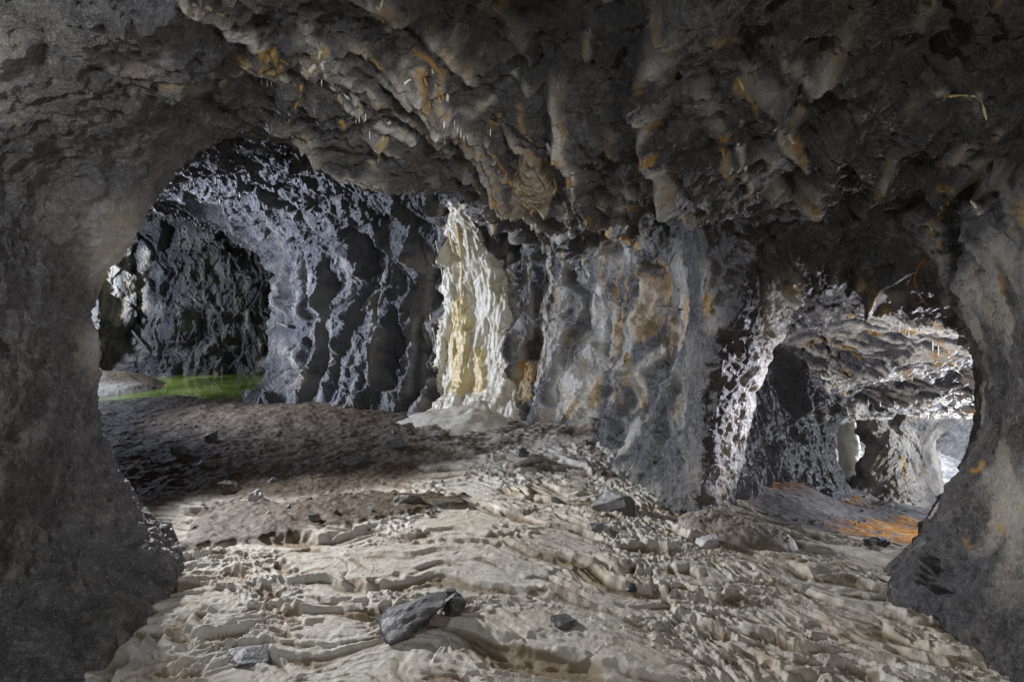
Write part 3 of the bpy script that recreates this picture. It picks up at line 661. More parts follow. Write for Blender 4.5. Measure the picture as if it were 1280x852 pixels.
def poly_line(x, y, pts):
    best = np.full(x.shape, 1e9)
    for a, b in zip(pts[:-1], pts[1:]):
        a = np.array(a); e = np.array(b) - a
        t = np.clip(((x - a[0]) * e[0] + (y - a[1]) * e[1]) / (e @ e), 0, 1)
        best = np.minimum(best, np.hypot(x - a[0] - t * e[0], y - a[1] - t * e[1]))
    return best
t_ = np.linspace(-.9, .9, 1150)
rows = np.concatenate([np.arange(-2.3, 1.5, .06), 1.5 * (16 / 1.5) ** np.linspace(0, 1, 1050)])
Tg, Yg = np.meshgrid(t_, rows, indexing='xy')
Xg = Tg * (np.maximum(Yg, 1.3) + 1)
fa = floor_full(Xg, Yg)
nr, nc = Xg.shape
idx = np.arange(nr * nc).reshape(nr, nc)
FQ = np.stack([idx[:-1, :-1], idx[:-1, 1:], idx[1:, 1:], idx[1:, :-1]], -1).reshape(-1, 4)
FV = np.stack([Xg, Yg, fa[0]], -1).reshape(-1, 3).astype(F32)
inside = bilerp(plan, Xg.ravel(), Yg.ravel()) < .75
okf = inside[FQ].all(1)
def floor_material():
    N = Nodes('rimstone_floor')
    big = N.noise(1.6, 6, .6); mid = N.noise(14, 8, .7); fine = N.noise(70, 6, .72); grain = N.noise(240, 3, .7)
    crust = N.ramp(mid, (.25, (.33, .295, .24)), (.5, (.46, .435, .38)), (.72, (.57, .55, .505)))
    crust = N.mix(N.ramp(big, (.42, 0.0), (.62, .35)), crust, (.36, .30, .20))
    crust = N.mix(N.math('MULTIPLY', N.attr('edge'), .9), crust, (.17, .125, .07))
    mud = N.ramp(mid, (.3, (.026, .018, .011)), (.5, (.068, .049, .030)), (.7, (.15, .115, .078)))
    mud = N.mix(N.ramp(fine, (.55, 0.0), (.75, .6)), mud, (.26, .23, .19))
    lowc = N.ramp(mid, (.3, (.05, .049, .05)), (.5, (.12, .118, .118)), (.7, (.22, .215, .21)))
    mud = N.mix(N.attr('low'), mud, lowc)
    d = N.attr('dirt_shade')
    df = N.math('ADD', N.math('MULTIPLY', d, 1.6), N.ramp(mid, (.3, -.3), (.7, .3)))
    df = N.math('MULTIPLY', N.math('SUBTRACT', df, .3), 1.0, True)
    col = N.mix(df, crust, mud)  # the mud colour also darkens the painted shadow by the left pillar
    col = N.mix(N.math('MULTIPLY', N.attr('pale'), N.ramp(mid, (.3, .3), (.6, 1.0)), True), col, (.44, .41, .35))
    ocol = N.mix(N.ramp(mid, (.4, 0.0), (.65, 1.0)), (.20, .075, .010), (.46, .25, .055))
    col = N.mix(N.math('MULTIPLY', N.attr('ochre'), N.ramp(fine, (.2, .7), (.6, 1.1)), True), col, ocol)
    N.link(col, N.b.inputs['Base Color'])
    rr = N.math('SUBTRACT', N.ramp(fine, (.3, .6), (.7, .9)), N.math('MULTIPLY', N.attr('wet_shade'), .3))
    N.link(rr, N.b.inputs['Roughness']); N.b.inputs['Specular IOR Level'].default_value = .2
    h = N.math('ADD', N.math('MULTIPLY', mid, 1.0), N.math('ADD', N.math('MULTIPLY', fine, .7), N.math('MULTIPLY', grain, .3)))
    N.bump(h, .9, .010)
    return N.m
M_FLOOR = floor_material()
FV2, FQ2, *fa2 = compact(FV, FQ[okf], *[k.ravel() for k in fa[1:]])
tag(link_mesh('cave_floor', FV2, FQ2, M_FLOOR, attrs=dict(zip(('dirt_shade', 'pale', 'ochre', 'wet_shade', 'edge', 'low'), fa2))), kind='structure')
print('floor', FV2.shape, round(time.time() - T0, 1))
def ground(px, py):
    """points of the floor seen at photo pixels"""
    px = np.atleast_1d(np.asarray(px, float)); py = np.atleast_1d(np.asarray(py, float)); z = np.zeros(len(px))
    for _ in range(6):
        Y = (CAMZ - z) * FPX / (py - HY); X = (px - CX) / FPX * Y
        z = floor_full(X, Y)[0]
    return np.stack([X, Y, z], 1)
# ------------------------------------------------------------------ pool
bed = Nodes('pool_water')
bed.link(bed.ramp(bed.noise(.7, 6, .65, .5), (.34, (.05, .07, .016)), (.5, (.17, .24, .04)), (.64, (.36, .44, .10))), bed.b.inputs['Base Color'])
bed.b.inputs['Roughness'].default_value = .03; bed.b.inputs['IOR'].default_value = 1.25
bed.bump(bed.noise(4, 2), .06, .02)
px_, py_ = np.meshgrid(np.linspace(-10.6, -2.4, 40), np.linspace(10.7, 15.8, 30), indexing='xy')
ii = np.arange(40 * 30).reshape(30, 40)
tag(link_mesh('pool_water', np.stack([px_, py_, np.full_like(px_, -.07)], -1).reshape(-1, 3), np.stack([ii[:-1, :-1], ii[:-1, 1:], ii[1:, 1:], ii[1:, :-1]], -1).reshape(-1, 4), bed.m), kind='structure')
# ------------------------------------------------------------------ mineral materials
def mineral(name, a, b_, c_, rough=.45, bumps=.6, dist=.012, sub=0.0, streaky=True):
    N = Nodes(name)
    s_ = N.noise(9, 7, .65, .4, stretch=(1, 1, .25) if streaky else None); f = N.noise(45, 5, .7); g = N.noise(170, 2, .6)
    col = N.ramp(s_, (.3, a), (.5, b_), (.7, c_)); col = N.mix(N.ramp(f, (.3, .35), (.5, 0.0)), col, tuple(v * .55 for v in a))
    N.link(col, N.b.inputs['Base Color']); N.link(N.ramp(f, (.3, rough - .12), (.7, rough + .2)), N.b.inputs['Roughness'])
    if sub:
        N.b.inputs['Subsurface Weight'].default_value = sub; N.b.inputs['Subsurface Radius'].default_value = (.03, .022, .012); N.b.inputs['Subsurface Scale'].default_value = 1.0
    N.bump(N.math('ADD', N.math('MULTIPLY', s_, .8), N.math('ADD', N.math('MULTIPLY', f, .8), N.math('MULTIPLY', g, .25))), bumps, dist)
    return N.m
M_FLOW = mineral('flowstone', (.40, .34, .22), (.58, .53, .40), (.68, .66, .58), .4)
M_GOLD = mineral('golden_flowstone', (.42, .28, .09), (.60, .47, .22), (.66, .58, .36), .35)
M_APRON = mineral('wet_calcite', (.40, .36, .26), (.56, .52, .42), (.67, .64, .55), .28, .6, .012, streaky=False)
M_WHITE = mineral('white_calcite', (.46, .42, .32), (.62, .58, .48), (.72, .70, .64), .4)
M_YELL = mineral('yellow_calcite', (.34, .25, .09), (.52, .43, .22), (.60, .54, .36), .45)
M_OCHRE = mineral('ochre_crust', (.16, .085, .02), (.36, .21, .05), (.50, .40, .20), .45)
M_SHEET = mineral('ochre_sheet', (.17, .11, .035), (.28, .19, .065), (.36, .28, .13), .55)
M_RUST = mineral('rust_crust', (.10, .04, .015), (.24, .10, .03), (.40, .24, .10), .5)
M_STRAW = mineral('straw_calcite', (.55, .52, .45), (.68, .65, .58), (.74, .72, .68), .3, .2)
def stone_material(name, a, b_, c_):
    N = Nodes(name); m_ = N.noise(6, 8, .68, .6); f = N.noise(40, 5, .7)
    col = N.ramp(m_, (.3, a), (.5, b_), (.72, c_)); col = N.mix(N.ramp(f, (.56, 0.0), (.75, .55)), col, c_)
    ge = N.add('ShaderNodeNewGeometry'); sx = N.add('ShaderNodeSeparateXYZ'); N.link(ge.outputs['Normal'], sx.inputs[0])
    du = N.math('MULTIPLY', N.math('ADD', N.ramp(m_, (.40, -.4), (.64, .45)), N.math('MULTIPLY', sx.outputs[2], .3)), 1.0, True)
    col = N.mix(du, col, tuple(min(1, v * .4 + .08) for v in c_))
    N.link(col, N.b.inputs['Base Color']); N.link(N.ramp(f, (.3, .4), (.7, .8)), N.b.inputs['Roughness'])
    N.bump(N.math('ADD', m_, N.math('MULTIPLY', f, .7)), .7, .012); return N.m
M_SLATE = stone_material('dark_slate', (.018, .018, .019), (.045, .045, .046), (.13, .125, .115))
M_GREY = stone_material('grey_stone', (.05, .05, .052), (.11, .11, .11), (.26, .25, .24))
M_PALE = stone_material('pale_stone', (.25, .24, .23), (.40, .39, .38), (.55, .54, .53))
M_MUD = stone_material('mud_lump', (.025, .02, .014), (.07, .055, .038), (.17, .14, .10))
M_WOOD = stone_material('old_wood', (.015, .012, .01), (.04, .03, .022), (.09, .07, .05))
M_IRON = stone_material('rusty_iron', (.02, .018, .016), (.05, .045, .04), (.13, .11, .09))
def n3(p, s, off=0): return perlin(np.asarray(p, F32) / F32(s), off)
def grid_quads(nr, nc): 
    i = np.arange(nr * nc).reshape(nr, nc)
    return np.stack([i[:-1, :-1], i[:-1, 1:], i[1:, 1:], i[1:, :-1]], -1).reshape(-1, 4)
def patch_mesh(outline, thick, step=1.0, blur=6, rim=6.0, sink=.03, rag=2.5):
    """a crust that follows the rock: the photo outline only says which bit of rock it grows on; thick(px, py) in metres stands off along the rock's normal"""
    o = np.array(outline, float); x0, y0 = o.min(0) - 4; x1, y1 = o.max(0) + 4
    xs = np.arange(x0, x1, step); ys = np.arange(y0, y1, step)
    PX, PY = np.meshgrid(xs, ys, indexing='xy'); D = np.full(PX.shape, np.nan)
    for i in range(PX.shape[0]):
        for j in range(PX.shape[1]):
            h = hit(PX[i, j], PY[i, j])
            if h[0] is not None: D[i, j] = h[0].y
    D[np.isnan(D)] = np.nanmedian(D)
    for _ in range(blur):
        E = np.pad(D, 1, mode='edge'); D = (E[:-2, 1:-1] + E[2:, 1:-1] + E[1:-1, :-2] + E[1:-1, 2:] + 2 * D) / 6
    P = np.stack([(PX - CX) / FPX * D, D, CAMZ - (PY - HY) / FPX * D], -1)
    du = np.gradient(P, axis=1); dv = np.gradient(P, axis=0); N = np.cross(du, dv); N /= np.linalg.norm(N, axis=-1)[..., None] + 1e-9
    N *= np.where((N * -(P - np.array((0, 0, CAMZ)))).sum(-1) < 0, -1, 1)[..., None]
    e = -poly_sdf(PX, PY, o) + rag * n3(np.stack([PX, PY, 0 * PX], -1).reshape(-1, 3), 9, 4).reshape(PX.shape)
    prof = np.sqrt(np.clip(e / rim, 0, 1))
    T = np.where(e > 0, thick(PX, PY, P) * prof - sink * (1 - prof), -sink - .02)
    P = P + N * T[..., None]
    q = grid_quads(*PX.shape); ok = (e.ravel()[q] > -2.0).any(1)
    return compact(P.reshape(-1, 3).astype(F32), q[ok])
def tube_mesh(P, R, seg=9, noise=.25, ns=.04):
    P = np.asarray(P, float); R = np.asarray(R, float)
    d = np.r_[0, np.cumsum(np.linalg.norm(np.diff(P, axis=0), axis=1))]
    n = max(int(d[-1] / .011), 4); s = np.linspace(0, d[-1], n)
    Q = np.stack([np.interp(s, d, P[:, k]) for k in range(3)], 1); r = np.interp(s, d, R)
    for _ in range(3): Q[1:-1] = (Q[:-2] + 2 * Q[1:-1] + Q[2:]) / 4
    r = r * np.sqrt(np.clip(np.minimum(s, d[-1] - s) / np.maximum(r, .004) + .03, 0, 1))
    t = np.gradient(Q, axis=0); t /= np.linalg.norm(t, axis=1)[:, None] + 1e-9
    ref = np.where(np.abs(t[:, 1:2]) > .9, np.array([[1., 0, 0]]), np.array([[0, 1., 0]]))
    a = np.cross(t, ref); a /= np.linalg.norm(a, axis=1)[:, None] + 1e-9; b = np.cross(t, a)
    th = np.arange(seg) * 2 * math.pi / seg
    V = Q[:, None] + r[:, None, None] * (np.cos(th)[None, :, None] * a[:, None] + np.sin(th)[None, :, None] * b[:, None])
    V = V.reshape(-1, 3)
    k = 1 + noise * n3(V, ns, 5) + noise * .6 * n3(V, ns * .4, 8)
    V = np.repeat(Q, seg, 0) + (V - np.repeat(Q, seg, 0)) * k[:, None]
    i = np.arange(n * seg).reshape(n, seg); j = np.roll(i, -1, 1)
    q = np.stack([i[:-1], j[:-1], j[1:], i[1:]], -1).reshape(-1, 4)
    caps = []
    return V.astype(F32), q
def on_rock(path, lift=.0, per=5):
    out = []
    for (x0, y0), (x1, y1) in zip(path[:-1], path[1:]):
        for k in range(per):
            h = hit(x0 + (x1 - x0) * k / per, y0 + (y1 - y0) * k / per)
            if h[0] is not None: out.append(np.array(h[0] + h[1] * (lift if h[1].dot(h[0] - Vector((0, 0, CAMZ))) < 0 else -lift)))
    h = hit(*path[-1])
    if h[0] is not None: out.append(np.array(h[0]))
    keep = [out[0]]
    for p in out[1:]:
        if np.linalg.norm(p - keep[-1]) < .45: keep.append(p)
    return np.array(keep)
def ridge(path, r0, r1, hang=0.0, **k):
    P = on_rock(path, lift=-.15 * r0)
    if len(P) < 2: P = np.vstack([P, P[-1] + np.array((.005, 0, -.03))])
    for _ in range(2):
        if len(P) > 2: P[1:-1] = (P[:-2] + 2 * P[1:-1] + P[2:]) / 4
    if hang: P = np.vstack([P, P[-1] + np.array((0, 0, -hang))])
    s = np.linspace(0, 1, len(P))
    return tube_mesh(P, r0 + (r1 - r0) * s, **k)
def merge(*ms):
    V = []; Q = []; n = 0
    for v, q in ms: V.append(v); Q.append(q + n); n += len(v)
    return np.concatenate(V), np.concatenate(Q)
# ------------------------------------------------------------------ flowstone cascade
def casc(PX, PY, P):
    p = np.stack([PX / 9.0, PY / 60.0, 0 * PX], -1).reshape(-1, 3)
    rid = fbm(p.astype(F32), 3, ridged=True, off=3).reshape(PX.shape)
    lob = fbm(np.stack([PX / 6, PY / 45, 0 * PX], -1).reshape(-1, 3).astype(F32), 3, off=9).reshape(PX.shape)
    g = lambda c, w: np.exp(-((PX - c) / w) ** 2)
    body = .06 + .10 * g(581, 13) * sstep(PY, 375, 400) + .07 * g(607, 10) * sstep(PY, 430, 460) + .05 * g(600, 20) * sstep(PY, 330, 420)
    fin = fbm(np.stack([PX / 3.2, PY / 22, 0 * PX], -1).reshape(-1, 3).astype(F32), 2, ridged=True, off=13).reshape(PX.shape)
    return .40 * body + .05 * rid + .026 * fin + .05 * lob + .06 * sstep(PY, 480, 535) - .015
h = hit(600, 520); base = (float(h[0].x), float(h[0].y) - .15, .1)
FS = empty('flowstone_cascade', base, 'pale yellow flowstone cascade running down the middle of the back wall', 'flowstone', )
for k, nm, mm in ((20, 'cascade', M_FLOW), (21, 'golden_column', M_GOLD), (22, 'golden_column', M_GOLD)):
    if (L2 == k).any(): part(nm, *compact(Vr, Qs[L2 == k]), mm, FS)
for pth, r0 in (([(559, 278), (566, 310), (575, 338)], .026), ([(571, 278), (577, 323), (577, 372)], .026), ([(583, 286), (588, 335)], .024), ([(588, 270), (592, 319), (604, 342), (604, 375)], .028), ([(596, 275), (606, 310), (622, 350)], .022), ([(545, 300), (551, 330), (554, 350)], .014), ([(536, 385), (541, 410), (546, 435)], .016)):
    part('drip', *ridge(pth, r0, r0 * .6, noise=.35), M_GOLD if r0 > .025 else M_FLOW, FS)
rr = np.linspace(0, 1, 60); tt = np.linspace(0, 2 * math.pi, 140, endpoint=False)
RR, TT = np.meshgrid(rr, tt, indexing='ij')
cxy = np.array((base[0] + .02, base[1] + .25))
lim = .95 + .25 * np.cos(TT - math.pi) + .12 * np.sin(3 * TT)
lim = lim + .25 * n3(np.stack([2 * np.cos(TT), 2 * np.sin(TT), 0 * TT], -1).reshape(-1, 3), 1, 16).reshape(TT.shape)
AX = cxy[0] + 1.15 * RR * lim * np.cos(TT); AY = cxy[1] + 1.0 * RR * lim * np.sin(TT)
az = floor_base(AX, AY) + .05 + .15 * (1 - RR) ** 1.7 + .05 * (1 - RR) + .05 * (1 - RR) * n3(np.stack([AX, AY, 0 * AX], -1).reshape(-1, 3), .32, 26).reshape(AX.shape) + .03 * n3(np.stack([AX, AY, 0 * AX], -1).reshape(-1, 3), .14, 6).reshape(AX.shape) * (1 - RR ** 3) + .008 * np.sin(RR * 30 + 3 * TT + 4 * n3(np.stack([AX, AY, 0 * AX], -1).reshape(-1, 3), .5, 6).reshape(AX.shape)) * (1 - RR) - .12 * RR ** 6
i = np.arange(60 * 140).reshape(60, 140); j = np.roll(i, -1, 1)
part('apron', np.stack([AX, AY, az], -1).reshape(-1, 3), np.stack([i[:-1], j[:-1], j[1:], i[1:]], -1).reshape(-1, 4), M_APRON, FS)
# ------------------------------------------------------------------ crusts, ridges and draperies
def crust(name, label, cat, mats, ridges=(), sheets=(), group=None, part_of=None, pm=0):
    """one growth: its sheets and ridges are the parts"""
    first = (ridges[0][0][0] if ridges else sheets[0][0][0])
    hh = hit(*first)[0]
    root = empty(name, hh, label, cat, group)
    for sh in sheets:
        o, th, m = sh; part('sheet', *patch_mesh(o, lambda a, b, c: th * (.55 + .8 * n3(c.reshape(-1, 3), .07, 3).reshape(a.shape)), .7, 2, 4, .02, 3.5), mats[m], root)
    if part_of and (L2 == part_of).any(): v_, q_, *a_ = compact(Vr, Qs[L2 == part_of], calc, och, tone, warm); part('sheet', v_, q_, M_ROCK, root, False, dict(zip(('calc', 'och', 'tone', 'warm'), a_)))
    for rd in ridges:
        pth, r0, r1, m = rd[:4]; part('ridge', *ridge(pth, r0 * .62, r1 * .5, hang=rd[4] if len(rd) > 4 else 0, noise=.55), mats[m], root)
    return root
W, Y_, O_2 = M_WHITE, M_YELL, M_OCHRE
crust('calcite_ridge', 'long cream calcite ridge along the ceiling edge at the top left', 'calcite ridge', (W, Y_, O_2), [([(235, 4), (258, 18), (282, 28), (305, 43), (318, 59)], .028, .018, 0), ([(246, 2), (266, 14), (285, 22)], .02, .012, 1)])
crust('ochre_drapery', 'looped orange mineral drapery on the ceiling above the left arch', 'drapery', (W, Y_, O_2), [([(320, 61), (328, 83), (341, 93), (351, 85), (344, 75), (333, 65)], .016, .010, 2), ([(305, 75), (320, 88), (333, 97), (362, 97)], .016, .010, 1), ([(305, 73), (322, 84), (333, 94)], .012, .008, 2), ([(336, 66), (352, 76), (368, 86)], .012, .008, 2)])
crust('calcite_fan', 'cream calcite fan with branching veins on the ceiling left of centre', 'drapery', (W, Y_, O_2), [([(402, 60), (398, 77), (388, 90), (380, 88)], .016, .012, 1), ([(386, 91), (398, 78), (412, 76)], .018, .008, 0), ([(402, 78), (408, 100), (434, 121), (449, 143)], .014, .010, 0, .03), ([(429, 98), (444, 116), (452, 139)], .014, .010, 1, .02), ([(420, 118), (428, 132), (444, 140)], .010, .008, 2)])
crust('yellow_flowstone', 'smooth yellow flowstone patch hanging at the crown of the left arch', 'flowstone', (W, Y_, O_2), [([(378, 106), (372, 130), (358, 158)], .014, .012, 2)], part_of=23, pm=1)
crust('calcite_spur', 'stubby white calcite spur on the dark ceiling above the back wall', 'calcite ridge', (W, Y_, O_2), [([(473, 153), (488, 153), (504, 168), (518, 174)], .030, .020, 0), ([(484, 158), (478, 175), (472, 205)], .014, .008, 1), ([(474, 154), (464, 160)], .012, .008, 0)])
crust('ochre_drip', 'orange and white drip curtain with a white tip high on the ceiling', 'drapery', (W, Y_, O_2), [([(514, 62), (535, 75), (548, 88), (554, 111), (553, 140)], .016, .014, 2), ([(560, 108), (558, 135), (555, 152)], .014, .012, 0, .04), ([(540, 84), (545, 110), (552, 135)], .012, .010, 1)])
crust('ochre_fork', 'small forked ochre drapery on the ceiling beside the white tipped drip', 'drapery', (W, Y_, O_2), [([(527, 88), (524, 100), (522, 118), (526, 130)], .014, .008, 1), ([(527, 90), (533, 105), (536, 121), (537, 137)], .014, .008, 2), ([(520, 95), (500, 108), (501, 128)], .010, .006, 0)])
crust('yellow_drip', 'thin yellow drip at the very top of the ceiling', 'drapery', (W, Y_, O_2), [([(466, 0), (475, 21), (484, 35)], .014, .008, 1), ([(478, -2), (474, 14)], .012, .008, 0)])
D = crust('ochre_curtain', 'broad ochre curtain with two orange rims ending in points above the back wall', 'drapery', (W, Y_, O_2, M_SHEET),
  [([(607, 172), (611, 190), (622, 203), (630, 213), (636, 226), (643, 236), (661, 259), (674, 285), (687, 304)], .020, .022, 2, .03), ([(661, 251), (679, 270), (698, 296)], .016, .014, 1, .02), ([(692, 222), (696, 236), (688, 245)], .014, .012, 1), ([(650, 205), (640, 230)], .010, .008, 2)], part_of=24, pm=3)
crust('calcite_curtain', 'white calcite curtain with an orange tip right of the broad ochre curtain', 'drapery', (W, Y_, O_2), [([(683, 178), (696, 200), (710, 216), (718, 216)], .020, .014, 0), ([(716, 216), (715, 240), (716, 262), (726, 280), (729, 300)], .014, .014, 0), ([(733, 274), (731, 290), (729, 302)], .022, .014, 2, .02), ([(705, 252), (711, 270), (712, 296)], .020, .012, 0)])
crust('calcite_vein', 'thin white calcite vein winding down the back wall right of the cascade', 'calcite ridge', (W, Y_, O_2), [([(686, 306), (689, 330), (690, 359), (681, 388), (680, 411), (683, 425), (676, 464), (668, 503)], .020, .014, 0)])
crust('orange_crust', 'glossy orange crust low on the wall beside the cascade', 'crust', (W, Y_, O_2), [([(668, 452), (666, 470), (660, 488)], .012, .008, 2)], part_of=25, pm=2)
crust('ochre_drip', 'short orange drip on the ceiling right of centre', 'drapery', (W, Y_, O_2), [([(922, 97), (928, 110), (940, 125), (944, 140), (950, 150)], .012, .010, 2)])
crust('ochre_spike', 'pale spike with an orange tip hanging from the right ceiling', 'drapery', (W, Y_, O_2), [([(978, 158), (988, 174), (997, 190), (1005, 205)], .020, .024, 0, .03), ([(992, 176), (999, 190), (1006, 204)], .016, .012, 2, .035)])
crust('ochre_teeth', 'pair of orange and white drapery teeth beside a dark hollow in the right ceiling', 'drapery', (W, Y_, O_2), [([(901, 168), (904, 190), (906, 205), (911, 220)], .016, .012, 2, .02), ([(922, 178), (929, 195), (932, 215), (930, 224)], .016, .012, 0, .02), ([(927, 186), (933, 205), (932, 222)], .010, .008, 2), ([(930, 226), (938, 240)], .012, .008, 0)])
crust('yellow_vein', 'angular yellow vein on the ceiling at the far right', 'calcite ridge', (W, Y_, O_2), [([(1185, 121), (1205, 119), (1226, 120), (1232, 148), (1245, 172)], .010, .007, 1)])
crust('ochre_loop', 'orange looped drip above the pillar right of the round opening', 'drapery', (W, Y_, O_2), [([(1172, 240), (1184, 238), (1187, 252), (1182, 266)], .010, .007, 2), ([(1170, 244), (1176, 252), (1178, 264), (1165, 276)], .010, .008, 1), ([(1165, 276), (1164, 292)], .010, .008, 0)])
crust('rust_crust', 'rusty brown curled crust on the upper right rim of the round opening', 'crust', (M_RUST, M_OCHRE), [([(1160, 322), (1148, 332), (1143, 348), (1145, 362), (1153, 376), (1163, 384)], .022, .010, 0), ([(1144, 350), (1147, 366), (1160, 382)], .010, .008, 1)])
crust('calcite_tooth', 'small white calcite tooth over the dark niche in the right pillar', 'drapery', (W, Y_, O_2), [([(1214, 250), (1219, 258), (1224, 262)], .014, .010, 0, .03)])
crust('bright_drapery', 'bright orange drapery on the rim of the round opening', 'drapery', (W, Y_, O_2), [([(1178, 428), (1187, 442), (1193, 458)], .022, .018, 2, .03), ([(1192, 460), (1200, 466), (1207, 474)], .020, .014, 0)])
# ------------------------------------------------------------------ straw stalactites
def straws(items, label, group, rad):
    for px, py, ln in items:
        hp = hit(px, py)[0]
        if hp is None: continue
        L = ln * hp.y / FPX; r = .6 * rad * hp.y / 4
        z = np.linspace(.03, -L, 7); R = r * np.array((1.5, 1.2, 1.0, .95, .9, .8, .5))
        v, q = tube_mesh(np.stack([0 * z, 0 * z, z], 1), R, 7, .12)
        o = link_mesh('straw_stalactite', v, q, M_STRAW); o.location = hp
        tag(o, label, 'stalactite', group)
straws([(226, 228, 7), (230, 229, 8), (234, 229, 7), (238, 228, 7), (243, 227, 8), (270, 224, 7), (205, 236, 5), (300, 243, 4), (275, 250, 4)], 'tiny white straw stalactite on the ceiling of the green pool passage', 'straws in the pool passage', .008)
straws([(327, 99, 8), (334, 100, 9), (339, 101, 7), (402, 99, 9), (378, 90, 5), (449, 142, 12), (445, 147, 8), (457, 142, 10)], 'short white straw stalactite along the ceiling edge above the left arch', 'straws over the left arch', .006)
straws([(462, 163, 12), (556, 172, 9), (568, 152, 8), (572, 158, 9), (576, 160, 13), (580, 169, 8), (584, 170, 7), (613, 161, 10), (545, 172, 7)], 'short white straw stalactite on the dark ceiling above the cascade', 'straws above the cascade', .006)
straws([(1124, 404, 12), (1132, 404, 13), (1136, 415, 8), (1166, 427, 12), (1173, 432, 13), (1150, 410, 7), (1112, 408, 6), (1085, 500, 7), (1100, 502, 7), (1150, 515, 7), (1160, 517, 7), (1170, 518, 6), (1185, 512, 7), (1060, 478, 6), (1140, 470, 6)], 'white straw stalactite on the bright ceiling inside the round opening', 'straws inside the round opening', .007)
# ------------------------------------------------------------------ white column far down the lower passage
zc_ = np.linspace(.9, -2.0, 40); rc = .17 + .25 * np.exp(-(zc_ + 1.9).clip(0) / .25) + .3 * np.exp(-(.3 - zc_).clip(0) / .18)
v, q = tube_mesh(np.stack([6.36 + .03 * np.sin(zc_ * 3), 11.5 + 0 * zc_, zc_], 1), rc, 28, .18, .25)
tag(link_mesh('calcite_column', v, q, M_WHITE), 'slender white calcite column in the dark end of the lower passage', 'column', kind='thing')
# ------------------------------------------------------------------ stones
def stone_mesh(size, seed, n=16, flat=0.0, sub=3, rough=.06):
    r = random.Random(seed); bm = bmesh.new()
    for _ in range(n):
        v = Vector((r.uniform(-1, 1), r.uniform(-1, 1), r.uniform(-1, 1)))
        k = max(abs(v.x), abs(v.y), abs(v.z)); v = v / k * r.uniform(.72, 1.0)
        bm.verts.new(v * .5)
    res = bmesh.ops.convex_hull(bm, input=bm.verts)
    bmesh.ops.delete(bm, geom=list({g for g in res['geom_interior'] + res['geom_unused'] if isinstance(g, bmesh.types.BMVert)}), context='VERTS')
    bmesh.ops.bevel(bm, geom=list(bm.edges), offset=.018, segments=1, affect='EDGES')
    bmesh.ops.triangulate(bm, faces=bm.faces[:])
    if sub: bmesh.ops.subdivide_edges(bm, edges=bm.edges[:], cuts=sub, use_grid_fill=True)
    bm.normal_update()
    V = np.array([v.co for v in bm.verts], F32); N = np.array([v.normal for v in bm.verts], F32)
    d = rough * (fbm(V * F32(3) + F32(seed), 3) + .8 * cells(V * F32(4) + F32(seed))[:, 2])
    V = V + N * d[:, None]; V *= np.array(size, F32)
    for v, c in zip(bm.verts, V): v.co = c
    me = bpy.data.meshes.new('stone'); bm.to_mesh(me); bm.free()
    return me
def put_stone(name, label, cat, px, py, size, seed, m, rot=0, tilt=(0, 0), n=16, sink=.22, group=None, sub=3, me=None, at_=None):
    p = ground(px, py)[0] if at_ is None else at_
    if me is None: me = stone_mesh(size, seed, n, sub=sub); me.materials.append(m)
    o = bpy.data.objects.new(name, me); COL.objects.link(o)
    o.location = (p[0], p[1] + size[1] * .3, p[2] + size[2] * (.5 - sink - .13)); o.rotation_euler = (tilt[0], tilt[1], rot)
    return tag(o, label, cat, group)
put_stone('slate_block', 'big dark slate block lying on the pale crust in the foreground', 'stone', 512, 800, (.44, .30, .19), 11, M_SLATE, .25, (.1, -.10), 12, .25, sub=5)
put_stone('stone', 'small dark stone leaning on the right end of the big slate block', 'stone', 568, 775, (.13, .10, .11), 5, M_SLATE, .7, sub=4)
put_stone('stone', 'pointed dark stone with a pale blue face at the foot of the back wall', 'stone', 490, 561, (.27, .22, .24), 23, M_GREY, .5, (.2, .3), 9)
put_stone('stone', 'small white stone shining on the brown mud near the left pillar', 'stone', 318, 626, (.13, .12, .12), 31, M_PALE, .3)
put_stone('boulder', 'large grey angular boulder with a pale right face on the crust', 'stone', 775, 650, (.42, .26, .27), 43, M_GREY, -.5, (.1, .25), 11, .28, sub=4)
put_stone('stone', 'dark flat stone below the grey boulder on the crust', 'stone', 792, 741, (.17, .12, .09), 51, M_SLATE, -.2, (.1, .1))
put_stone('slate_slab', 'flat dark slab half buried at the lower left of the crust', 'stone', 300, 832, (.22, .16, .07), 61, M_SLATE, .2, (.15, .05))
put_stone('stone', 'flat black stone on the mud below the left end of the back wall', 'stone', 446, 580, (.26, .16, .09), 71, M_SLATE, .15)
put_stone('stone', 'dark lump in the shade right behind the left pillar foot', 'stone', 285, 616, (.25, .18, .14), 81, M_MUD, .2)
put_stone('stone', 'dark round stone just behind the small white stone', 'stone', 336, 606, (.13, .12, .08), 83, M_SLATE, .9)
put_stone('stone', 'grey stone with white flecks on the mud of the left passage', 'stone', 221, 568, (.16, .14, .13), 85, M_GREY, .4)
put_stone('stone', 'dark upright stone farthest back on the mud of the left passage', 'stone', 261, 552, (.17, .15, .16), 87, M_MUD, 1.1)
put_stone('stone', 'low dark stone on the mud between the white stone and the left passage', 'stone', 256, 583, (.20, .14, .09), 89, M_MUD, .1)
put_stone('stone', 'flat dark stone with cracked top in the foreground right of the slate block', 'stone', 703, 785, (.15, .12, .05), 91, M_SLATE, .6)
put_stone('stone', 'pale block beside the clay mound at the round opening', 'stone', 884, 686, (.17, .14, .11), 93, M_PALE, .1, (.05, -.1))
put_stone('stone', 'black stone on the sill at the right foot of the round opening', 'stone', 1100, 684, (.20, .14, .10), 95, M_SLATE, .3)
put_stone('stone', 'dark stone at the bottom edge beside the cracked flat stone', 'stone', 560, 745, (.10, .09, .06), 97, M_SLATE, .5)
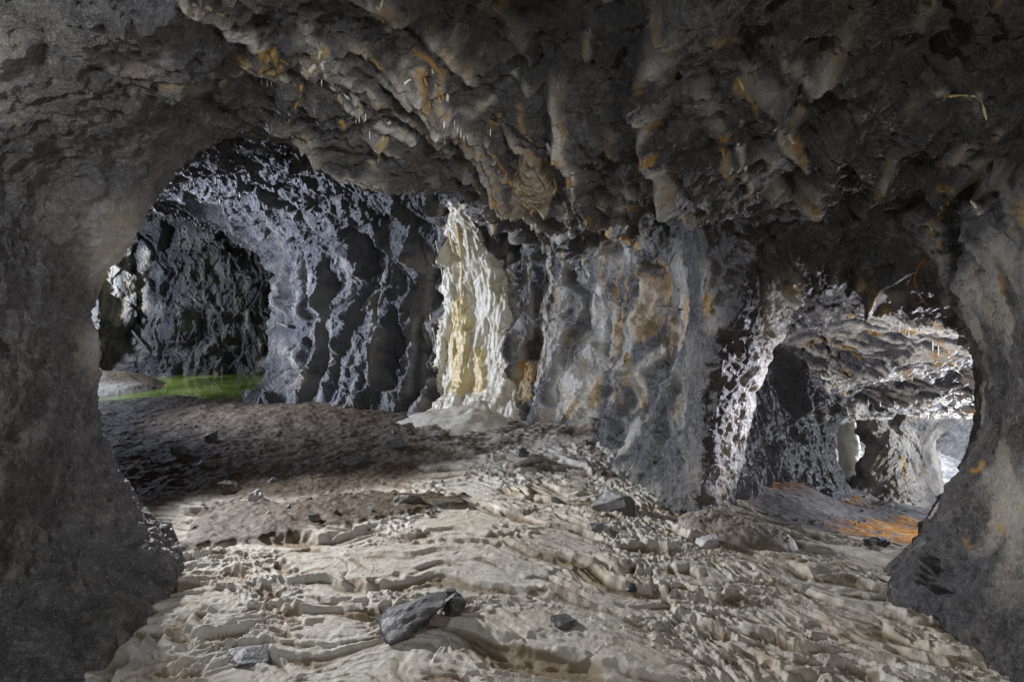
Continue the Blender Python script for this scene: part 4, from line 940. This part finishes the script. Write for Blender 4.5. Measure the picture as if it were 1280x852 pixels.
put_stone('stone', 'brown pebble on the dark mud strip in the middle of the floor', 'stone', 391, 650, (.10, .08, .07), 99, M_MUD, .2)
put_stone('stone', 'long dark clod at the right end of the mud strip', 'stone', 512, 628, (.26, .16, .10), 101, M_MUD, -.2)
put_stone('stone', 'dark clod lying right of the mud strip', 'stone', 556, 634, (.24, .14, .08), 103, M_MUD, .2)
put_stone('stone', 'dark mossy clod in front of the cascade', 'stone', 664, 583, (.30, .20, .09), 105, M_MUD, .1)
put_stone('stone', 'small dark stone just behind the dark mossy clod', 'stone', 652, 571, (.14, .12, .12), 107, M_SLATE, .5)
put_stone('stone', 'grey pebble touching the right foot of the grey boulder', 'stone', 812, 661, (.07, .06, .06), 109, M_GREY, .5)
put_stone('stone', 'dark stone on the crust left of the grey boulder shade', 'stone', 745, 662, (.12, .10, .06), 113, M_GREY, .5)
def pebbles(n, box, smin, smax, mats, label, group, seed):
    r = random.Random(seed); vs = []
    for k in range(6):
        me = stone_mesh((1, .85, .65), seed + k, 11, sub=1); me.materials.append(mats[k % len(mats)]); vs.append(me)
    xy = [(r.uniform(*box[0]), r.uniform(*box[1])) for _ in range(n)]
    G = ground([a for a, _ in xy], [b for _, b in xy])
    for k, p in enumerate(G):
        s = r.uniform(smin, smax) * r.choice((.6, .8, 1, 1.0))
        o = bpy.data.objects.new('pebble', vs[k % 6]); COL.objects.link(o); o.scale = (s, s, s)
        o.location = (p[0], p[1], p[2] + .18 * s); o.rotation_euler = (r.uniform(-.4, .4), r.uniform(-.4, .4), r.uniform(0, 6.3))
        tag(o, label, 'pebble', group)
pebbles(46, ((180, 560), (530, 625)), .025, .065, (M_MUD, M_MUD, M_GREY, M_SLATE), 'small angular pebble scattered on the brown mud floor', 'pebbles on the mud', 200)
pebbles(40, ((700, 880), (535, 600)), .035, .11, (M_MUD, M_GREY, M_SLATE), 'small stone in the dark rubble at the foot of the grey wall', 'rubble at the wall foot', 300)
pebbles(26, ((930, 1090), (610, 655)), .02, .06, (M_GREY, M_SLATE), 'small grey stone on the debris slope inside the round opening', 'stones on the debris slope', 400)
pebbles(12, ((330, 560), (630, 665)), .03, .07, (M_MUD, M_SLATE), 'small stone on the dark strip of mud across the crust', 'stones on the mud strip', 500)
# clay mound by the opening
g = ground(935, 684)[0]
RR, TT = np.meshgrid(np.linspace(0, 1, 50), np.linspace(0, 2 * math.pi, 110, endpoint=False), indexing='ij')
MX = .40 * RR * np.cos(TT); MY = .26 * RR * np.sin(TT)
P_ = np.stack([MX, MY, 0 * MX], -1).reshape(-1, 3)
ck = cells2((P_ / .11 + np.stack([n3(P_, .06, 3)] * 3, 1) * .3).astype(F32)); 
MZ = .13 * np.sqrt(np.clip(1 - RR ** 2.2, 0, 1)) - .04 + (.02 * n3(P_, .12, 2) - .018 * (1 - sstep(ck[:, 1] - ck[:, 0], 0, .12)) + .01 * n3(P_, .03, 7)).reshape(MX.shape)
i = np.arange(50 * 110).reshape(50, 110); j = np.roll(i, -1, 1)
o = link_mesh('clay_mound', np.stack([MX, MY, MZ], -1).reshape(-1, 3), np.stack([i[:-1], j[:-1], j[1:], i[1:]], -1).reshape(-1, 4), stone_material('clay', (.09, .07, .05), (.20, .165, .12), (.34, .29, .23)))
o.location = (g[0], g[1] + .2, g[2]); o.rotation_euler = (0, .12, -.35); tag(o, 'low slab like mound of cracked brown clay on the sill of the round opening', 'mound')
# poles and bars
def bar(name, label, cat, a, b_, r, m, lift=.06):
    A = hit(*a)[0]; B = hit(*b_)[0]
    if A is None or B is None: return
    P = np.array([A + Vector((0, -lift, 0)), B + Vector((0, -lift, 0))]); c = P.mean(0)
    v, q = tube_mesh(P - c, [r, r], 8, .05); o = link_mesh(name, v, q, m); o.location = c; tag(o, label, cat)
bar('wooden_pole', 'dark wooden pole leaning on the far wall behind the green pool', 'pole', (166, 412), (190, 443), .035, M_WOOD)
bar('iron_bar', 'short dark iron bar sticking to the wall edge beside the pool passage', 'bar', (347, 402), (363, 409), .03, M_IRON)
bar('iron_bar', 'thin straight iron bar across the pale grey wall under the ochre streaks', 'bar', (818, 382), (848, 387), .010, M_IRON, .02)
bar('iron_bar', 'thin iron bar below the dark overhang beside the white vein', 'bar', (684, 398), (722, 404), .012, M_IRON, .02)
print('things', round(time.time() - T0, 1))
# ------------------------------------------------------------------ camera, world, lamps and added fills
cam = bpy.data.cameras.new('Camera'); co = bpy.data.objects.new('Camera', cam); COL.objects.link(co)
co.location = (0, 0, CAMZ); co.rotation_euler = (math.pi / 2, 0, 0)
cam.sensor_width = 36; cam.lens = 36 * FPX / 1280; cam.shift_y = -(426 - HY) / 1280; cam.clip_end = 200; cam.clip_start = .02
S.camera = co
w = bpy.data.worlds.new('World'); S.world = w; w.use_nodes = True
bg = w.node_tree.nodes['Background']; bg.inputs[1].default_value = .02
sky = w.node_tree.nodes.new('ShaderNodeTexSky'); sky.sky_type = 'NISHITA'; sky.sun_disc = False; w.node_tree.links.new(sky.outputs[0], bg.inputs[0])
def lamp(name, loc, power, color, size=.08, aim=None, cone=None):
    l = bpy.data.lights.new(name, 'SPOT' if aim else 'POINT'); l.energy = power; l.color = color; l.shadow_soft_size = size
    o = bpy.data.objects.new(name, l); o.location = loc; COL.objects.link(o)
    if aim:
        o.rotation_euler = (Vector(aim) - Vector(loc)).to_track_quat('-Z', 'Y').to_euler(); l.spot_size = math.radians(cone); l.spot_blend = .8
    return o
lamp('lamp_passage', (-6.3, 8.2, 1.5), 1100, (.72, .79, 1), .40, (-2.4, 9.0, 1.7), 104)
lamp('lamp_floor', (-4.5, 6.1, 2.2), 1150, (.97, .97, 1), .06, (.3, 3.4, .0), 46)
lamp('lamp_wall', (-4.4, 5.5, 1.7), 520, (.82, .88, 1), .06, (1.1, 6.2, 1.1), 44)
lamp('lamp_opening', (3.85, 4.95, .55), 55, (.88, .89, 1), .15)
lamp('lamp_rim', (3.8, 4.9, .5), 260, (.82, .82, 1), .22, (1.55, 4.65, .8), 36)
lamp('lamp_sill', (3.78, 4.72, .36), 260, (.93, .95, 1), .04, (1.1, 3.0, .0), 66)
lamp('lamp_lower', (6.9, 7.4, -.4), 240, (.82, .87, 1), .08)
lamp('lamp_column', (7.6, 11.7, -.4), 180, (.8, .87, 1))
lamp('fill_back_wall', (.5, -.6, 2.0), 240, (.86, .9, 1), .1, (-1.9, 9.2, 1.2), 40)  # unseen fill spot added by the camera to lift the dark wall ribs
lamp('lamp_pool', (-3.2, 14.1, 1.0), 400, (1, 1, .92))
lamp('lamp_pool_left', (-9.5, 12.2, 1.9), 320, (.72, .80, 1))
lamp('fill_viewer_left', (-1.75, .9, 2.2), 46, (.85, .9, 1), .1)  # unseen fill added near the camera to lift the left pillar
lamp('fill_viewer', (1.3, -.8, 1.7), 56, (1, .96, .9), .1)  # weak unseen fill added behind the camera for the near rock
S.view_settings.view_transform = 'Standard'; S.view_settings.look = 'None'; S.view_settings.exposure = .95
S.render.engine = 'CYCLES'
S.cycles.use_denoising = True; S.cycles.denoising_prefilter = 'NONE'
S.cycles.max_bounces = 4; S.cycles.diffuse_bounces = 2; S.cycles.sample_clamp_indirect = 2.0; S.cycles.transparent_max_bounces = 8
print('built', round(time.time() - T0, 1))
